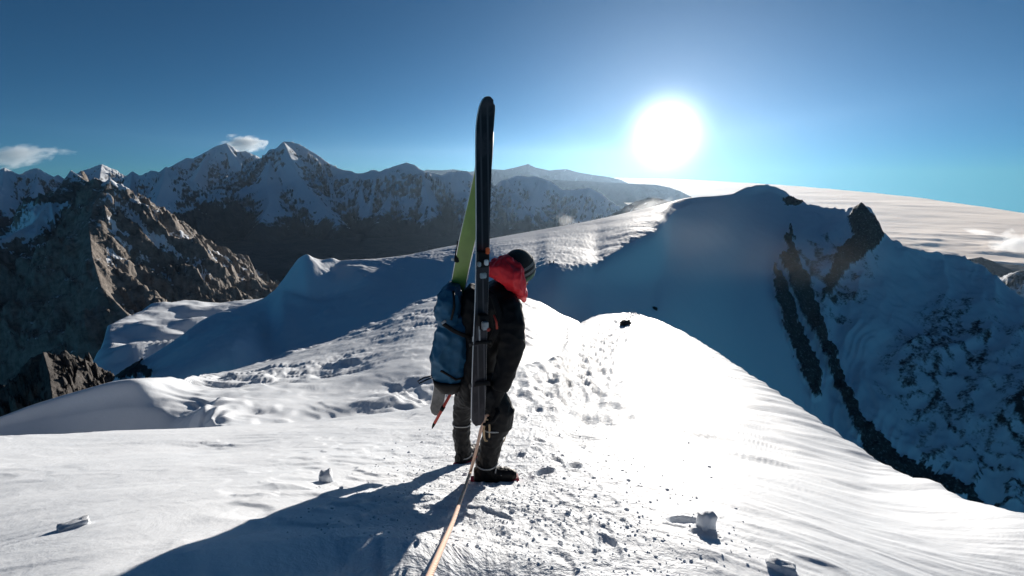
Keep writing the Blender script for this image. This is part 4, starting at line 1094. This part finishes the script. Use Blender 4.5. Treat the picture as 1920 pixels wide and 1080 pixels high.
# ------------------------------------------------------------------ the two people far off on the col
def terrain_hit(px, py):
    qx, qy = project(CX, CY, CZ)
    d = (qx - px) ** 2 + (qy - py) ** 2 + (T2C < 1) * 1e6
    i = np.argmin(d)
    return Vector((CX.ravel()[i], CY.ravel()[i], CZ.ravel()[i]))
cnt = C_CNT
T2C = np.repeat(np.concatenate([k + np.arange(c) / c for k, c in enumerate(cnt)] + [[6]])[:, None], CX.shape[1], 1)
def far_person(px, py, label, step):
    b0 = terrain_hit(px, py)
    root = empty('person', b0, label, 'person', 'two people on the col')
    U = Vector((0, 0, 1)); X_ = Vector((1, 0, 0))
    bm = bmesh.new()
    add_tube(bm, [b0 + U * .85, b0 + U * 1.1, b0 + U * 1.4, b0 + U * 1.5], [(.16, .13), (.17, .14), (.21, .15), (.08, .08)], n=12)
    for s_ in (-1, 1):
        add_tube(bm, [b0 + U * .9 + X_ * .09 * s_, b0 + U * .48 + X_ * (.10 * s_ + step * s_ * .5), b0 + U * .02 + X_ * (.10 * s_ + step * s_)], [.10, .075, .06], n=10)
        add_tube(bm, [b0 + U * 1.42 + X_ * .2 * s_, b0 + U * 1.12 + X_ * .28 * s_, b0 + U * .85 + X_ * .26 * s_], [.07, .055, .045], n=10)
        add_tube(bm, [b0 + U * .04 + X_ * (.10 * s_ + step * s_), b0 + U * .04 + X_ * (.10 * s_ + step * s_) + Vector((.05, -.18, 0))], [.06, .05], n=8)
    add_ball(bm, b0 + U * 1.64, (.1, .11, .13))
    melt('body', bm, M_TROUS, root, .03, 2)
    bm = bmesh.new(); add_tube(bm, [b0 + U * .95 + Vector((0, -.2, 0)), b0 + U * 1.2 + Vector((0, -.24, 0)), b0 + U * 1.5 + Vector((0, -.2, 0))], [.13, .16, .10], n=10)
    p_ = tagged(finish('backpack', bm, M_STRAP), 'small dark pack worn by the ' + label.split(', ')[1].replace('of the pair', 'far figure'), 'backpack', 'packs of the far people')
far_person(1030, 496, 'far off dark figure on the col, left of the pair', .08)
far_person(1038, 496, 'far off dark figure on the col, right of the pair', .14)

# ------------------------------------------------------------------ snow chunks, stones, crumbs
def lump(name, loc, size, mat, label, cat, group, seed, rot=0.0, jag=0.34, flat=False):
    bm = bmesh.new(); bmesh.ops.create_cube(bm, size=1.0)
    bmesh.ops.subdivide_edges(bm, edges=list(bm.edges), cuts=5, use_grid_fill=True)
    for v_ in bm.verts:
        c = v_.co.copy(); q = c.normalized() * .62
        v_.co = c.lerp(q, .35) + Vector((mn.noise(c * 2.6 + Vector((seed, 0, 0))), mn.noise(c * 2.6 + Vector((0, seed, 3))), mn.noise(c * 2.6 + Vector((7, 0, seed))))) * jag * .5
        v_.co += Vector((mn.noise(c * 7 + Vector((seed, 2, 0))), mn.noise(c * 7 + Vector((1, seed, 3))), mn.noise(c * 7 + Vector((7, 5, seed))))) * jag * .14
    o = finish(name, bm, mat, None, smooth=not flat)
    o.location = loc; o.scale = size; o.rotation_euler = (0.1 * math.sin(seed), 0.12 * math.cos(seed), rot)
    return tagged(o, label, cat, group)
GRP = 'broken snow blocks'
h_ = hit(1322, 990); lump('snow_block', h_ + Vector((0, 0, .018)), (.080, .06, .13), M_CHUNK, 'tall broken snow block standing in a scrape on the right slope', 'snow block', GRP, 2.0, .4)
h_ = hit(1462, 1066); lump('snow_block', h_ + Vector((0, 0, .0)), (.10, .07, .06), M_CHUNK, 'low snow block at the bottom right, below the tall one', 'snow block', GRP, 5.0, -.5)
h_ = hit(612, 903); lump('snow_block', h_ + Vector((0, 0, .012)), (.06, .07, .085), M_CHUNK, 'small upright snow block left of the climber\'s shadow', 'snow block', GRP, 8.0, .2)
h_ = hit(137, 988); lump('snow_block', h_ + Vector((0, 0, -.003)), (.08, .05, .04), M_CHUNK, 'flat snow block alone at the lower left', 'snow block', GRP, 11.0, .7)
h_ = hit(1172, 609, 20); lump('stone', h_ + Vector((0, 0, .1)), (.7, .5, .4), M_ROCKS, 'dark stone on the crest of the trodden snow ridge', 'stone', None, 14.0, .3, .5, True)
h_ = terrain_hit(1228, 580); lump('stone', h_, (2.4, 2, 1.8), M_ROCKS, 'dark stone alone on the shaded snow slope', 'stone', None, 17.0, .3, .5, True)
# crumbs of trodden snow
rs = np.random.default_rng(21)
proto = bmesh.new(); bmesh.ops.create_icosphere(proto, subdivisions=1, radius=1.0)
pv_ = np.array([list(v_.co) for v_ in proto.verts]); pf_ = np.array([[v_.index for v_ in f.verts] for f in proto.faces]); proto.free()
w = (trail * (R if False else 1)).ravel()
nn_ = 2400
rad_g = np.hypot(GX, GY)
sel = ((rad_g > 1.3) & (rad_g < 9) & (trail > 0.12)).ravel()
wgt = (trail * rad_g ** 0.3).ravel() * sel
cand = rs.choice(len(wgt), nn_, p=wgt / wgt.sum())
szs = rs.lognormal(-5.7, 0.5, nn_).clip(.0018, .013)
V_, F_ = [], []
for k, (ci, sz) in enumerate(zip(cand, szs)):
    c = np.array([GX.ravel()[ci], GY.ravel()[ci], GZ.ravel()[ci]])
    q = pv_ * (1 + rs.uniform(-.35, .35, (len(pv_), 1))) * sz * np.array([rs.uniform(.8, 1.5), rs.uniform(.8, 1.4), rs.uniform(.5, .9)])
    V_.append(q + c + np.array([0, 0, sz * .25])); F_.append(pf_ + k * len(pv_))
me = bpy.data.meshes.new('snow_crumbs'); me.from_pydata(np.concatenate(V_).tolist(), [], np.concatenate(F_).tolist()); me.materials.append(M_CHUNK)
cr = bpy.data.objects.new('snow_crumbs', me); COL.objects.link(cr); cr['kind'] = 'stuff'; cr['label'] = 'crumbs of trodden snow along the trail'
